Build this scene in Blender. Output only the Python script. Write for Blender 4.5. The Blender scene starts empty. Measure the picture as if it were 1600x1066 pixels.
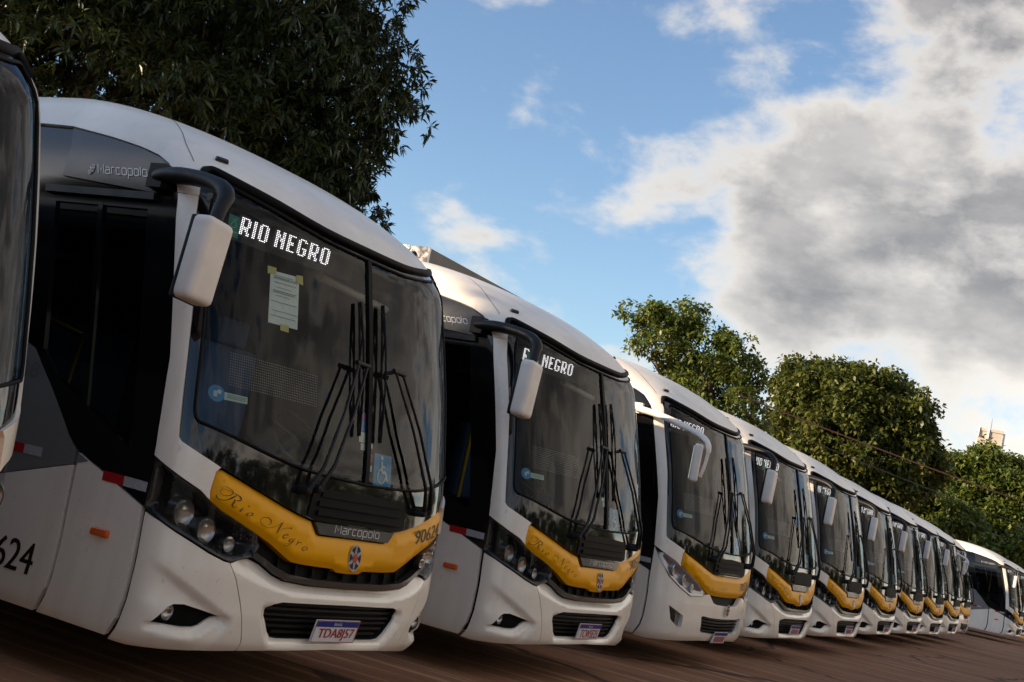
import bpy, bmesh, math, random
import numpy as np
from mathutils import Vector, Matrix
from mathutils.geometry import delaunay_2d_cdt
random.seed(7)
scene = bpy.context.scene
COL = scene.collection
rad = math.radians

# ------------------------------------------------------------------ camera
CAM = np.array([-6.2064, -3.7883, 1.3488])
FPX = 1993.17
CR = np.array([[0.42274443, -0.88245139, 0.20631696],      # right
               [-0.19941756, 0.13149924, 0.97105128],      # up
               [0.88403607, 0.45164975, 0.12038574]])      # forward
cd = bpy.data.cameras.new('camera')
cam = bpy.data.objects.new('camera', cd)
COL.objects.link(cam)
cam.matrix_world = Matrix(((CR[0][0], CR[1][0], -CR[2][0], CAM[0]),
                           (CR[0][1], CR[1][1], -CR[2][1], CAM[1]),
                           (CR[0][2], CR[1][2], -CR[2][2], CAM[2]),
                           (0, 0, 0, 1)))
cd.sensor_width = 36.0
cd.lens = 36.0 * FPX / 1600.0
cd.clip_start = 0.1
cd.clip_end = 3000
scene.camera = cam

def at(px, py, dist):
    """point seen at a photo pixel, at a horizontal distance in metres"""
    d = np.array([(px - 800) / FPX, -(py - 533) / FPX, 1.0]) @ CR
    return CAM + d * dist / math.hypot(d[0], d[1])

# ------------------------------------------------------------------ light
SUN_EL = rad(17.0)
SUN_DIR = np.array([-0.64, 0.77])          # horizontal direction towards the sun
SUN_DIR = SUN_DIR / np.linalg.norm(SUN_DIR)
sl = bpy.data.lights.new('sun', 'SUN')
sl.energy = 5.0
sl.angle = rad(0.53)
sl.color = (1.0, 0.76, 0.50)
so = bpy.data.objects.new('sun', sl)
COL.objects.link(so)
tos = Vector((SUN_DIR[0] * math.cos(SUN_EL), SUN_DIR[1] * math.cos(SUN_EL), math.sin(SUN_EL)))
so.rotation_euler = tos.to_track_quat('Z', 'Y').to_euler()
so.location = (-20, 20, 30)

W = bpy.data.worlds.new('World')
scene.world = W
W.use_nodes = True
nt = W.node_tree
nt.nodes.clear()
def N(t, **kw):
    n = nt.nodes.new(t)
    for k, v in kw.items():
        setattr(n, k, v)
    return n
def LK(a, b):
    nt.links.new(a, b)
def mth(op, a, b=None, clamp=False):
    n = N('ShaderNodeMath', operation=op, use_clamp=clamp)
    for i, q in enumerate((a, b)):
        if q is None:
            continue
        if isinstance(q, (int, float)):
            n.inputs[i].default_value = q
        else:
            LK(q, n.inputs[i])
    return n.outputs[0]
sky = N('ShaderNodeTexSky', sky_type='NISHITA', sun_disc=False, sun_elevation=SUN_EL,
        sun_rotation=math.atan2(SUN_DIR[0], SUN_DIR[1]), altitude=300, air_density=1.0, dust_density=1.0, ozone_density=2.4)
tc = N('ShaderNodeTexCoord')
def mapping(scale, loc=(0, 0, 0)):
    m = N('ShaderNodeMapping')
    m.inputs['Scale'].default_value = scale
    m.inputs['Location'].default_value = loc
    LK(tc.outputs['Generated'], m.inputs['Vector'])
    return m.outputs[0]
def noise(vec, scale, detail, rough=.5, dist=0.):
    n = N('ShaderNodeTexNoise')
    n.inputs['Scale'].default_value = scale
    n.inputs['Detail'].default_value = detail
    n.inputs['Roughness'].default_value = rough
    n.inputs['Distortion'].default_value = dist
    LK(vec, n.inputs['Vector'])
    return n.outputs['Fac']
def dotdir(v):
    n = N('ShaderNodeVectorMath', operation='DOT_PRODUCT')
    LK(tc.outputs['Generated'], n.inputs[0])
    v = np.array(v, float)
    n.inputs[1].default_value = tuple(v / np.linalg.norm(v))
    return n.outputs['Value']
def mrange(x, a, b, c, d, smooth=True):
    n = N('ShaderNodeMapRange', interpolation_type='SMOOTHSTEP' if smooth else 'LINEAR')
    LK(x, n.inputs['Value'])
    for k, q in zip(('From Min', 'From Max', 'To Min', 'To Max'), (a, b, c, d)):
        n.inputs[k].default_value = q
    return n.outputs['Result']
mv = mapping((1, 1, 1.7), (0.31, 0.12, 0.05))
dens = noise(mv, 3.1, 9, .54, .1)
fine = noise(mapping((1, 1, 1.7), (2.3, 1.1, .4)), 8.5, 9, .56, .15)
big = noise(mapping((1, 1, 1.6), (5.2, 3.3, 1.0)), 1.3, 3, .5)
# a cloud bank stands over the far end of the yard ; unseen cover is added over its open side to warm the bus fronts
bank = mrange(dotdir((0.97, -0.10, 0.22)), .80, .965, 0.0, .20)
south = mrange(dotdir((0.25, -0.95, 0.15)), -.1, .85, 0.0, .175)
cov = mth('ADD', mth('ADD', mth('MULTIPLY', dens, .52), mth('MULTIPLY', fine, .48)), mth('MAXIMUM', bank, south))
cov = mth('ADD', cov, mth('MULTIPLY', mth('SUBTRACT', big, .5), .22))
mask = mrange(cov, .56, .665, 0, 1)
# seen from the side the clouds are lit, seen from below they are grey
sepd = N('ShaderNodeSeparateXYZ')
LK(tc.outputs['Generated'], sepd.inputs[0])
below = mrange(sepd.outputs['Z'], .06, .36, .62, 1.6)
thick = mrange(cov, .61, .78, 0, 1)
shade = noise(mapping((1, 1, 2.2), (.9, .2, .6)), 4.2, 7, .6)
thick = mth('MULTIPLY', mth('MULTIPLY', thick, below, clamp=True), mrange(shade, .30, .66, .38, 1.0), clamp=True)
cr = N('ShaderNodeValToRGB')
cr.color_ramp.elements[0].position = 0.0
cr.color_ramp.elements[0].color = (.93, .88, .81, 1)
cr.color_ramp.elements[1].position = 1.0
cr.color_ramp.elements[1].color = (.265, .26, .265, 1)
e = cr.color_ramp.elements.new(.35)
e.color = (.66, .625, .59, 1)
LK(thick, cr.inputs['Fac'])
CLOUD_GAIN = 6.0
cg = N('ShaderNodeVectorMath', operation='SCALE')
anti = mrange(dotdir((SUN_DIR[0], SUN_DIR[1], .1)), -1.0, -.42, 1.0, 0.0)
tint = N('ShaderNodeMix', data_type='RGBA', blend_type='MULTIPLY')
LK(anti, tint.inputs['Factor'])
LK(cr.outputs['Color'], tint.inputs['A'])
tint.inputs['B'].default_value = (1.0, .88, .72, 1)
LK(tint.outputs['Result'], cg.inputs[0])
# clouds facing the low sun are lit full on, clouds towards it are seen against the light
LK(mrange(dotdir((SUN_DIR[0], SUN_DIR[1], .1)), -1.0, -.42, CLOUD_GAIN * 2.0, CLOUD_GAIN * .80), cg.inputs['Scale'])
mx = N('ShaderNodeMix', data_type='RGBA')
LK(mth('MULTIPLY', mask, .93), mx.inputs['Factor'])
LK(sky.outputs['Color'], mx.inputs['A'])
LK(cg.outputs[0], mx.inputs['B'])
bg = N('ShaderNodeBackground')
bg.inputs['Strength'].default_value = 0.095
LK(mx.outputs['Result'], bg.inputs['Color'])
wo = N('ShaderNodeOutputWorld')
LK(bg.outputs[0], wo.inputs['Surface'])

vs = scene.view_settings
vs.view_transform = 'Standard'
vs.look = 'None'
vs.exposure = 1.15
vs.gamma = 1.0
scene.cycles.use_denoising = True
scene.cycles.max_bounces = 8
scene.cycles.transparent_max_bounces = 12
scene.cycles.caustics_reflective = False
scene.cycles.caustics_refractive = False

# ------------------------------------------------------------------ materials
MATS = {}
STREAKED = ('white_paint', 'white_roof', 'grey_paint')
def mat(name, col, rough=.5, metal=0., coat=0., spec=.5, noise_amt=0., nscale=3., col2=None, bump=0., bscale=40., emit=None, transl=0.):
    m = bpy.data.materials.new(name)
    m.use_nodes = True
    t = m.node_tree
    b = t.nodes['Principled BSDF']
    b.inputs['Base Color'].default_value = (*col, 1)
    b.inputs['Roughness'].default_value = rough
    b.inputs['Metallic'].default_value = metal
    b.inputs['Coat Weight'].default_value = coat
    b.inputs['Coat Roughness'].default_value = .04
    b.inputs['Specular IOR Level'].default_value = spec
    if noise_amt or col2:
        tcn = t.nodes.new('ShaderNodeTexCoord')
        nz = t.nodes.new('ShaderNodeTexNoise')
        nz.inputs['Scale'].default_value = nscale
        nz.inputs['Detail'].default_value = 6
        t.links.new(tcn.outputs['Object'], nz.inputs['Vector'])
        rp = t.nodes.new('ShaderNodeMapRange')
        rp.inputs['From Min'].default_value = .35
        rp.inputs['From Max'].default_value = .68
        t.links.new(nz.outputs['Fac'], rp.inputs['Value'])
        mxn = t.nodes.new('ShaderNodeMix')
        mxn.data_type = 'RGBA'
        c2 = col2 or tuple(c * (1 - noise_amt) for c in col)
        mxn.inputs['A'].default_value = (*col, 1)
        mxn.inputs['B'].default_value = (*c2, 1)
        t.links.new(rp.outputs['Result'], mxn.inputs['Factor'])
        last = mxn.outputs['Result']
        if name in STREAKED:
            for sc_, lo, hi, amt, cc in (((7., 7., .55), .52, .74, .16, (.42, .36, .29)), ((38., 38., 30.), .67, .74, .25, (.25, .21, .17))):
                mpn = t.nodes.new('ShaderNodeMapping')
                mpn.inputs['Scale'].default_value = sc_
                t.links.new(tcn.outputs['Object'], mpn.inputs['Vector'])
                n2 = t.nodes.new('ShaderNodeTexNoise')
                n2.inputs['Scale'].default_value = 1.0
                n2.inputs['Detail'].default_value = 5
                t.links.new(mpn.outputs[0], n2.inputs['Vector'])
                r2 = t.nodes.new('ShaderNodeMapRange')
                r2.inputs['From Min'].default_value = lo
                r2.inputs['From Max'].default_value = hi
                r2.inputs['To Max'].default_value = amt
                t.links.new(n2.outputs['Fac'], r2.inputs['Value'])
                m2 = t.nodes.new('ShaderNodeMix')
                m2.data_type = 'RGBA'
                t.links.new(r2.outputs['Result'], m2.inputs['Factor'])
                t.links.new(last, m2.inputs['A'])
                m2.inputs['B'].default_value = (*[c * q for c, q in zip(col, cc)], 1)
                last = m2.outputs['Result']
        t.links.new(last, b.inputs['Base Color'])
        rr = t.nodes.new('ShaderNodeMapRange')
        rr.inputs['To Min'].default_value = rough
        rr.inputs['To Max'].default_value = min(1, rough * 1.5 + .05)
        t.links.new(nz.outputs['Fac'], rr.inputs['Value'])
        t.links.new(rr.outputs['Result'], b.inputs['Roughness'])
    if bump:
        nb = t.nodes.new('ShaderNodeTexNoise')
        nb.inputs['Scale'].default_value = bscale
        nb.inputs['Detail'].default_value = 4
        tcb = t.nodes.new('ShaderNodeTexCoord')
        t.links.new(tcb.outputs['Object'], nb.inputs['Vector'])
        bp = t.nodes.new('ShaderNodeBump')
        bp.inputs['Strength'].default_value = bump
        bp.inputs['Distance'].default_value = .02
        t.links.new(nb.outputs['Fac'], bp.inputs['Height'])
        t.links.new(bp.outputs['Normal'], b.inputs['Normal'])
    if emit:
        b.inputs['Emission Color'].default_value = (*emit[0], 1)
        b.inputs['Emission Strength'].default_value = emit[1]
    MATS[name] = m
    return m
mat('white_paint', (.88, .81, .71), .22, coat=.55, noise_amt=.07, nscale=2.2)
mat('white_roof', (.88, .82, .74), .33, coat=.25, noise_amt=.16, nscale=1.6)
mat('white_plastic', (.82, .77, .70), .38, noise_amt=.12, nscale=7)
mat('black_gloss', (.006, .006, .007), .07, coat=.3)
mat('black_band', (.004, .004, .0045), .09, spec=.4)
mat('badge_side', (.42, .42, .42), .3, metal=.3)
mat('model_text', (.12, .12, .12), .35)
mat('black_plastic', (.009, .009, .0095), .38, spec=.3, noise_amt=.25, nscale=9)
mat('black_rubber', (.006, .006, .006), .6, spec=.12)
mat('charcoal', (.014, .014, .015), .16, noise_amt=.2, nscale=6)
mat('housing', (.020, .019, .020), .26, coat=.2)
mat('silver', (.34, .34, .35), .28, metal=.65)
mat('chrome', (.70, .70, .70), .08, metal=1.0)
mat('reflector', (.55, .55, .54), .30, metal=1.0)
mat('yellow_paint', (.82, .37, .002), .30, spec=.22, noise_amt=.05, nscale=3)
mat('ink', (.015, .012, .008), .45)
mat('grey_paint', (.16, .16, .155), .28, coat=.4, noise_amt=.08, nscale=2)
mat('badge_grey', (.05, .052, .055), .32, coat=.2)
mat('badge_text', (.62, .62, .62), .3)
mat('interior', (.045, .047, .052), .75)
mat('dashboard', (.05, .052, .058), .6)
mat('seat_blue', (.05, .10, .22), .8)
mat('curtain', (.10, .11, .12), .8)
mat('blind', (.42, .42, .42), .6)
mat('rail_yellow', (.55, .36, .02), .4)
mat('amber', (.70, .11, .01), .18, coat=.4)
mat('red_reflector', (.36, .008, .010), .25)
mat('white_reflector', (.42, .43, .45), .30, noise_amt=.4, nscale=160)
mat('led', (.9, .9, .9), .5, emit=((1.0, .93, .97), 1.1))
mat('led_off', (.45, .45, .45), .5)
mat('paper', (.70, .78, .74), .8, noise_amt=.10, nscale=60)
mat('tape', (.50, .47, .14), .6)
mat('ink_grey', (.22, .25, .24), .8)
mat('sticker_green', (.015, .19, .115), .5)
mat('sticker_green_light', (.10, .36, .26), .5)
mat('sticker_blue', (.02, .22, .45), .45)
mat('sticker_blue_dark', (.015, .15, .42), .45)
mat('sticker_purple', (.20, .04, .22), .5)
mat('sticker_white', (.52, .60, .58), .6)
mat('sticker_red', (.30, .06, .05), .6)
mat('plate_white', (.68, .68, .68), .4)
mat('plate_blue', (.015, .03, .22), .4)
mat('plate_red', (.34, .012, .018), .45)
mat('emblem_dark', (.012, .015, .028), .2)
mat('emblem_red', (.50, .035, .015), .25, coat=.4)
mat('tyre', (.014, .014, .014), .8)
mat('rim', (.30, .30, .30), .4, metal=.6)
mat('bark', (.10, .068, .045), .9, noise_amt=.5, nscale=6, bump=.6, bscale=14)
mat('galvanised', (.15, .145, .13), .55, noise_amt=.2, nscale=1.2)
mat('sign_white', (.78, .76, .72), .5)
mat('sign_red', (.52, .07, .06), .5)
mat('cream_wall', (.44, .41, .37), .85, noise_amt=.15, nscale=.5)
mat('concrete', (.30, .27, .23), .9, noise_amt=.2, nscale=.6)
mat('steel_grey', (.22, .22, .22), .5, metal=.5)
mat('cable_red', (.16, .055, .035), .6)
mat('cable_black', (.05, .045, .045), .7)
mat('fruit', (.55, .17, .03), .45)
mat('brick_red', (.28, .13, .09), .9)
def leafmat(name, c1, c2, c3, tr=.35):
    m = bpy.data.materials.new(name)
    m.use_nodes = True
    t = m.node_tree
    b = t.nodes['Principled BSDF']
    b.inputs['Roughness'].default_value = .42
    b.inputs['Specular IOR Level'].default_value = .35
    gi = t.nodes.new('ShaderNodeNewGeometry')
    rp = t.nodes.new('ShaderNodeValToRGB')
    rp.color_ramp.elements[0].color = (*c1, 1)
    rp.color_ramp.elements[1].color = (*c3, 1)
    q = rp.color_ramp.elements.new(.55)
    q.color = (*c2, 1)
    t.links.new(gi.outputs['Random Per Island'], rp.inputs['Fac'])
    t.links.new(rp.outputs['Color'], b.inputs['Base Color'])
    tl = t.nodes.new('ShaderNodeBsdfTranslucent')
    t.links.new(rp.outputs['Color'], tl.inputs['Color'])
    ms = t.nodes.new('ShaderNodeMixShader')
    ms.inputs['Fac'].default_value = tr
    t.links.new(b.outputs[0], ms.inputs[1])
    t.links.new(tl.outputs[0], ms.inputs[2])
    t.links.new(ms.outputs[0], t.nodes['Material Output'].inputs['Surface'])
    MATS[name] = m
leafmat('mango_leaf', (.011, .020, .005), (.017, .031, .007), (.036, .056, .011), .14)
leafmat('light_leaf', (.055, .090, .018), (.095, .140, .026), (.17, .18, .036), .35)
leafmat('olive_leaf', (.045, .068, .014), (.075, .100, .020), (.13, .125, .028), .3)
leafmat('deep_leaf', (.045, .078, .014), (.080, .118, .020), (.14, .150, .03), .3)
def glassmat(name, tint, refl=1.0):
    m = bpy.data.materials.new(name)
    m.use_nodes = True
    t = m.node_tree
    t.nodes.clear()
    out = t.nodes.new('ShaderNodeOutputMaterial')
    tr = t.nodes.new('ShaderNodeBsdfTransparent')
    tr.inputs['Color'].default_value = (*tint, 1)
    gl = t.nodes.new('ShaderNodeBsdfGlossy')
    gl.inputs['Roughness'].default_value = .0
    gl.inputs['Color'].default_value = (.95, .97, 1, 1)
    fr = t.nodes.new('ShaderNodeFresnel')
    fr.inputs['IOR'].default_value = 1.52
    mp = t.nodes.new('ShaderNodeMath')
    mp.operation = 'MULTIPLY_ADD'
    mp.inputs[1].default_value = refl
    mp.inputs[2].default_value = -.02 * refl
    mp.use_clamp = True
    t.links.new(fr.outputs[0], mp.inputs[0])
    ms = t.nodes.new('ShaderNodeMixShader')
    t.links.new(mp.outputs[0], ms.inputs['Fac'])
    t.links.new(tr.outputs[0], ms.inputs[1])
    t.links.new(gl.outputs[0], ms.inputs[2])
    t.links.new(ms.outputs[0], out.inputs['Surface'])
    MATS[name] = m
glassmat('windshield_glass', (.84, .88, .865), .60)
glassmat('door_glass', (.30, .33, .32), .8)
glassmat('lens_glass', (.90, .91, .92), .3)

# ground material: worn brown asphalt with streaks along the parking direction
gm = bpy.data.materials.new('lot_asphalt')
gm.use_nodes = True
MATS['lot_asphalt'] = gm
t = gm.node_tree
b = t.nodes['Principled BSDF']
b.inputs['Roughness'].default_value = .85
b.inputs['Specular IOR Level'].default_value = .25
def gN(ty, **kw):
    n = t.nodes.new(ty)
    for k, v in kw.items():
        setattr(n, k, v)
    return n
gtc = gN('ShaderNodeTexCoord')
def gnoise(scale, rot, sc, detail=5, rough=.55):
    mp = gN('ShaderNodeMapping')
    mp.inputs['Scale'].default_value = scale
    mp.inputs['Rotation'].default_value = (0, 0, rot)
    t.links.new(gtc.outputs['Object'], mp.inputs['Vector'])
    n = gN('ShaderNodeTexNoise')
    n.inputs['Scale'].default_value = sc
    n.inputs['Detail'].default_value = detail
    n.inputs['Roughness'].default_value = rough
    t.links.new(mp.outputs[0], n.inputs['Vector'])
    return n.outputs['Fac']
def gramp(x, a, b_, c=0., d=1.):
    n = gN('ShaderNodeMapRange', interpolation_type='SMOOTHSTEP')
    t.links.new(x, n.inputs['Value'])
    for k, q in zip(('From Min', 'From Max', 'To Min', 'To Max'), (a, b_, c, d)):
        n.inputs[k].default_value = q
    return n.outputs['Result']
def gmix(f, A, B):
    n = gN('ShaderNodeMix', data_type='RGBA')
    if isinstance(f, float):
        n.inputs['Factor'].default_value = f
    else:
        t.links.new(f, n.inputs['Factor'])
    for k, q in (('A', A), ('B', B)):
        if isinstance(q, tuple):
            n.inputs[k].default_value = (*q, 1)
        else:
            t.links.new(q, n.inputs[k])
    return n.outputs['Result']
def gmul(a, b_):
    n = gN('ShaderNodeMath', operation='MULTIPLY')
    for i, q in enumerate((a, b_)):
        if isinstance(q, float):
            n.inputs[i].default_value = q
        else:
            t.links.new(q, n.inputs[i])
    return n.outputs[0]
base = gmix(gramp(gnoise((1, 1, 1), 0, .6), .3, .7), (.21, .082, .036), (.29, .130, .062))
base = gmix(gmul(gramp(gnoise((1, 1, 1), 0, 38., 3), .35, .75), .45), base, (.11, .070, .050))
sep = gN('ShaderNodeSeparateXYZ')
t.links.new(gtc.outputs['Object'], sep.inputs[0])
front = gramp(sep.outputs['Y'], -2.2, -.7)
streak = gmul(gramp(gnoise((6, .20, 1), rad(4), 1.0, 7, .68), .52, .60), front)
base = gmix(gmul(streak, .42), base, (.62, .37, .21))
dark = gramp(gnoise((4.5, .28, 1), rad(4), 1.0, 6, .6), .52, .72)
base = gmix(gmul(gmul(dark, front), .6), base, (.075, .046, .034))
stain = gramp(gnoise((1, .7, 1), 0, .9, 4, .6), .60, .70)
base = gmix(gmul(stain, .55), base, (.045, .028, .022))
grit = gramp(gnoise((1, 1, 1), 0, 120., 2), .60, .72)
base = gmix(gmul(grit, .5), base, (.42, .27, .18))
vo = gN('ShaderNodeTexVoronoi', feature='DISTANCE_TO_EDGE')
vo.inputs['Scale'].default_value = .16
wn = gN('ShaderNodeTexNoise')
wn.inputs['Scale'].default_value = 1.3
t.links.new(gtc.outputs['Object'], wn.inputs['Vector'])
va = gN('ShaderNodeVectorMath', operation='MULTIPLY_ADD')
t.links.new(wn.outputs['Color'], va.inputs[0])
va.inputs[1].default_value = (.8, .8, 0)
t.links.new(gtc.outputs['Object'], va.inputs[2])
t.links.new(va.outputs[0], vo.inputs['Vector'])
base = gmix(gramp(vo.outputs['Distance'], .003, .008, .8, 0.), base, (.03, .022, .018))
t.links.new(base, b.inputs['Base Color'])
gb = gN('ShaderNodeBump')
gb.inputs['Strength'].default_value = .5
gb.inputs['Distance'].default_value = .01
t.links.new(gnoise((1, 1, 1), 0, 60., 4), gb.inputs['Height'])
t.links.new(gb.outputs['Normal'], b.inputs['Normal'])

# ------------------------------------------------------------------ mesh helpers
def link(name, me, m=None, parent=None):
    o = bpy.data.objects.new(name, me)
    COL.objects.link(o)
    if m is not None:
        me.materials.append(MATS[m])
    if parent is not None:
        o.parent = parent
    return o
def mk(name, verts, faces, m, parent=None, smooth=None):
    me = bpy.data.meshes.new(name)
    me.from_pydata([tuple(map(float, v)) for v in verts], [], [tuple(map(int, f)) for f in faces])
    if smooth is not None:
        me.polygons.foreach_set('use_smooth', [True] * len(me.polygons))
        me.set_sharp_from_angle(angle=rad(smooth))
    me.update()
    return link(name, me, m, parent)
def empty(name, loc=(0, 0, 0), rz=0.):
    o = bpy.data.objects.new(name, None)
    o.empty_display_size = .3
    COL.objects.link(o)
    o.location = loc
    o.rotation_euler = (0, 0, rz)
    return o
def tag(o, label=None, cat=None, group=None, kind=None):
    for k, v in (('label', label), ('category', cat), ('group', group), ('kind', kind)):
        if v:
            o[k] = v
    return o
def copy_tree(o, parent=None):
    c = o.copy()
    COL.objects.link(c)
    c.parent = parent
    for ch in o.children:
        copy_tree(ch, c)
    return c
class MB:
    def __init__(self):
        self.v = []
        self.f = []
    def add(self, vs, fs):
        k = len(self.v)
        self.v += [tuple(map(float, q)) for q in vs]
        self.f += [tuple(i + k for i in f) for f in fs]
    def box(self, c, s, R=None):
        c = np.array(c, float)
        s = np.array(s, float) / 2
        vs = [np.array((x, y, z)) * s for x in (-1, 1) for y in (-1, 1) for z in (-1, 1)]
        if R is not None:
            vs = [R @ q for q in vs]
        self.add([c + q for q in vs], [(0, 1, 3, 2), (4, 6, 7, 5), (0, 4, 5, 1), (2, 3, 7, 6), (0, 2, 6, 4), (1, 5, 7, 3)])
    def tube(self, pts, r, n=8, cap=True, flat=1.0):
        pts = [np.array(p, float) for p in pts]
        if not hasattr(r, '__len__'):
            r = [r] * len(pts)
        k = len(self.v)
        up = np.array((0, 0, 1.))
        for i, p in enumerate(pts):
            d = pts[min(i + 1, len(pts) - 1)] - pts[max(i - 1, 0)]
            d = d / (np.linalg.norm(d) + 1e-9)
            a = np.cross(d, up)
            if np.linalg.norm(a) < .05:
                a = np.cross(d, (1, 0, 0))
            a = a / np.linalg.norm(a)
            b_ = np.cross(a, d)
            for j in range(n):
                w = 2 * math.pi * j / n
                self.v.append(tuple(p + r[i] * (a * math.cos(w) + b_ * math.sin(w) * flat)))
        for i in range(len(pts) - 1):
            for j in range(n):
                j2 = (j + 1) % n
                self.f.append((k + i * n + j, k + i * n + j2, k + (i + 1) * n + j2, k + (i + 1) * n + j))
        if cap:
            self.f.append(tuple(k + j for j in range(n)))
            e_ = k + (len(pts) - 1) * n
            self.f.append(tuple(e_ + n - 1 - j for j in range(n)))
    def lathe(self, prof, c, ax, n=20):
        """prof: (radius, along-axis); closed at ends whose radius is 0"""
        c = np.array(c, float)
        ax = np.array(ax, float)
        ax = ax / np.linalg.norm(ax)
        a = np.cross(ax, (0, 0, 1.))
        if np.linalg.norm(a) < .05:
            a = np.array((1., 0, 0))
        a = a / np.linalg.norm(a)
        b_ = np.cross(ax, a)
        k = len(self.v)
        for r, h in prof:
            for j in range(n):
                w = 2 * math.pi * j / n
                self.v.append(tuple(c + ax * h + r * (a * math.cos(w) + b_ * math.sin(w))))
        for i in range(len(prof) - 1):
            for j in range(n):
                j2 = (j + 1) % n
                self.f.append((k + i * n + j, k + (i + 1) * n + j, k + (i + 1) * n + j2, k + i * n + j2))
    def build(self, name, m, parent=None, smooth=35):
        return mk(name, self.v, self.f, m, parent, smooth)
def spline(pts, n=6):
    pts = [np.array(p, float) for p in pts]
    out = []
    for i in range(len(pts) - 1):
        p0, p1, p2, p3 = pts[max(i - 1, 0)], pts[i], pts[i + 1], pts[min(i + 2, len(pts) - 1)]
        for k in range(n):
            q = k / n
            out.append(.5 * ((2 * p1) + (p2 - p0) * q + (2 * p0 - 5 * p1 + 4 * p2 - p3) * q * q + (3 * p1 - p0 - 3 * p2 + p3) * q ** 3))
    out.append(pts[-1])
    return out
def bevel_box(name, c, s, m, parent, r=.03, seg=3, R=None, taper=1.0, top=1.0):
    bm = bmesh.new()
    bmesh.ops.create_cube(bm, size=1)
    for v in bm.verts:
        k = taper if v.co.z < 0 else top
        v.co = Vector((v.co.x * s[0] * k, v.co.y * s[1] * k, v.co.z * s[2]))
    bmesh.ops.bevel(bm, geom=list(bm.edges), offset=r, segments=seg, profile=.6, affect='EDGES')
    for v in bm.verts:
        q = np.array(v.co)
        if R is not None:
            q = R @ q
        v.co = Vector(q + np.array(c))
    me = bpy.data.meshes.new(name)
    bm.to_mesh(me)
    bm.free()
    me.polygons.foreach_set('use_smooth', [True] * len(me.polygons))
    me.set_sharp_from_angle(angle=rad(40))
    return link(name, me, m, parent)

# ------------------------------------------------------------------ bus body surface
def pchip(xs, ys):
    xs = np.array(xs, float)
    ys = np.array(ys, float)
    h = np.diff(xs)
    d = np.diff(ys) / h
    m = np.zeros(len(xs))
    m[0] = d[0]
    m[-1] = d[-1]
    for i in range(1, len(xs) - 1):
        if d[i - 1] * d[i] > 0:
            w1 = 2 * h[i] + h[i - 1]
            w2 = h[i] + 2 * h[i - 1]
            m[i] = (w1 + w2) / (w1 / d[i - 1] + w2 / d[i])
    def f(x):
        x = np.asarray(x, float)
        i = np.clip(np.searchsorted(xs, x) - 1, 0, len(xs) - 2)
        q = (x - xs[i]) / h[i]
        c = np.clip(q, 0, 1)
        y = (ys[i] * (2 * c ** 3 - 3 * c ** 2 + 1) + h[i] * m[i] * (c ** 3 - 2 * c ** 2 + c)
             + ys[i + 1] * (3 * c ** 2 - 2 * c ** 3) + h[i] * m[i + 1] * (c ** 3 - c ** 2))
        return y + np.where(q < 0, q * h[i] * m[0], 0) + np.where(q > 1, (q - 1) * h[i] * m[-1], 0)
    return f
# v, height, front line on the axis, half width, corner depth
TAB = np.array([
    (.24, .24, .19, 1.20, .42), (.28, .28, .145, 1.235, .42), (.34, .34, .10, 1.248, .42), (.42, .42, .08, 1.25, .42),
    (.50, .50, .07, 1.25, .42), (.65, .65, .07, 1.25, .42), (.85, .85, .085, 1.25, .42), (1.03, 1.03, .095, 1.25, .42),
    (1.25, 1.25, .112, 1.25, .42), (1.6, 1.6, .185, 1.25, .42), (2.0, 2.0, .285, 1.247, .42), (2.4, 2.4, .402, 1.235, .42),
    (2.57, 2.57, .457, 1.218, .42), (2.67, 2.67, .54, 1.20, .42), (2.79, 2.76, .64, 1.178, .43), (2.97, 2.86, .80, 1.14, .46),
    (3.18, 2.96, 1.0, 1.09, .49), (3.51, 3.07, 1.30, 1.015, .52), (3.9, 3.16, 1.66, .89, .52), (4.3, 3.225, 2.05, .70, .48),
    (4.76, 3.265, 2.5, .45, .4), (5.3, 3.28, 3.0, .02, .3)]).T
fZ, fC, fW, fD = (pchip(TAB[0], TAB[i]) for i in (1, 2, 3, 4))
NN = 2.5
_t = np.linspace(0, np.pi / 2, 4001)
_x = np.sin(_t) ** (2 / NN)
_y = 1 - np.cos(_t) ** (2 / NN)
_s = np.concatenate([[0], np.cumsum(np.hypot(np.diff(_x) * 1.25, np.diff(_y) * .42))])
SE = _s[-1]
REAR = 12.0
def S0(s, v):
    s = np.asarray(s, float)
    v = np.asarray(v, float)
    a = np.abs(s)
    x = np.interp(a, _s, _x) * fW(v) * np.sign(s)
    y = np.minimum(fC(v) + fD(v) * np.interp(a, _s, _y) + np.maximum(a - SE, 0), REAR)
    return np.stack([x, y, fZ(v) + 0 * x], -1)
def frame(s, v, fn=S0, e=2e-3):
    a = fn(s + e, v) - fn(s - e, v)
    b_ = fn(s, v + e) - fn(s, v - e)
    n = np.cross(a, b_)
    return n / (np.linalg.norm(n, axis=-1, keepdims=True) + 1e-12)
def SP(s, v, off=0., disp=None):
    s = np.asarray(s, float)
    v = np.asarray(v, float)
    p = S0(s, v)
    d = off + (disp(s, v) if disp is not None else 0.)
    if np.all(np.asarray(d) == 0):
        return p
    return p + frame(s, v) * (np.asarray(d) + 0 * s)[..., None]
def pip(P, poly):
    P = np.asarray(P, float)
    q = np.asarray(poly, float)
    x, y = P[:, 0:1], P[:, 1:2]
    x0, y0 = q[:, 0], q[:, 1]
    x1, y1 = np.roll(x0, -1), np.roll(y0, -1)
    c = ((y0 > y) != (y1 > y)) & (x < (x1 - x0) * (y - y0) / (y1 - y0 + 1e-15) + x0)
    return c.sum(1) % 2 == 1
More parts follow.
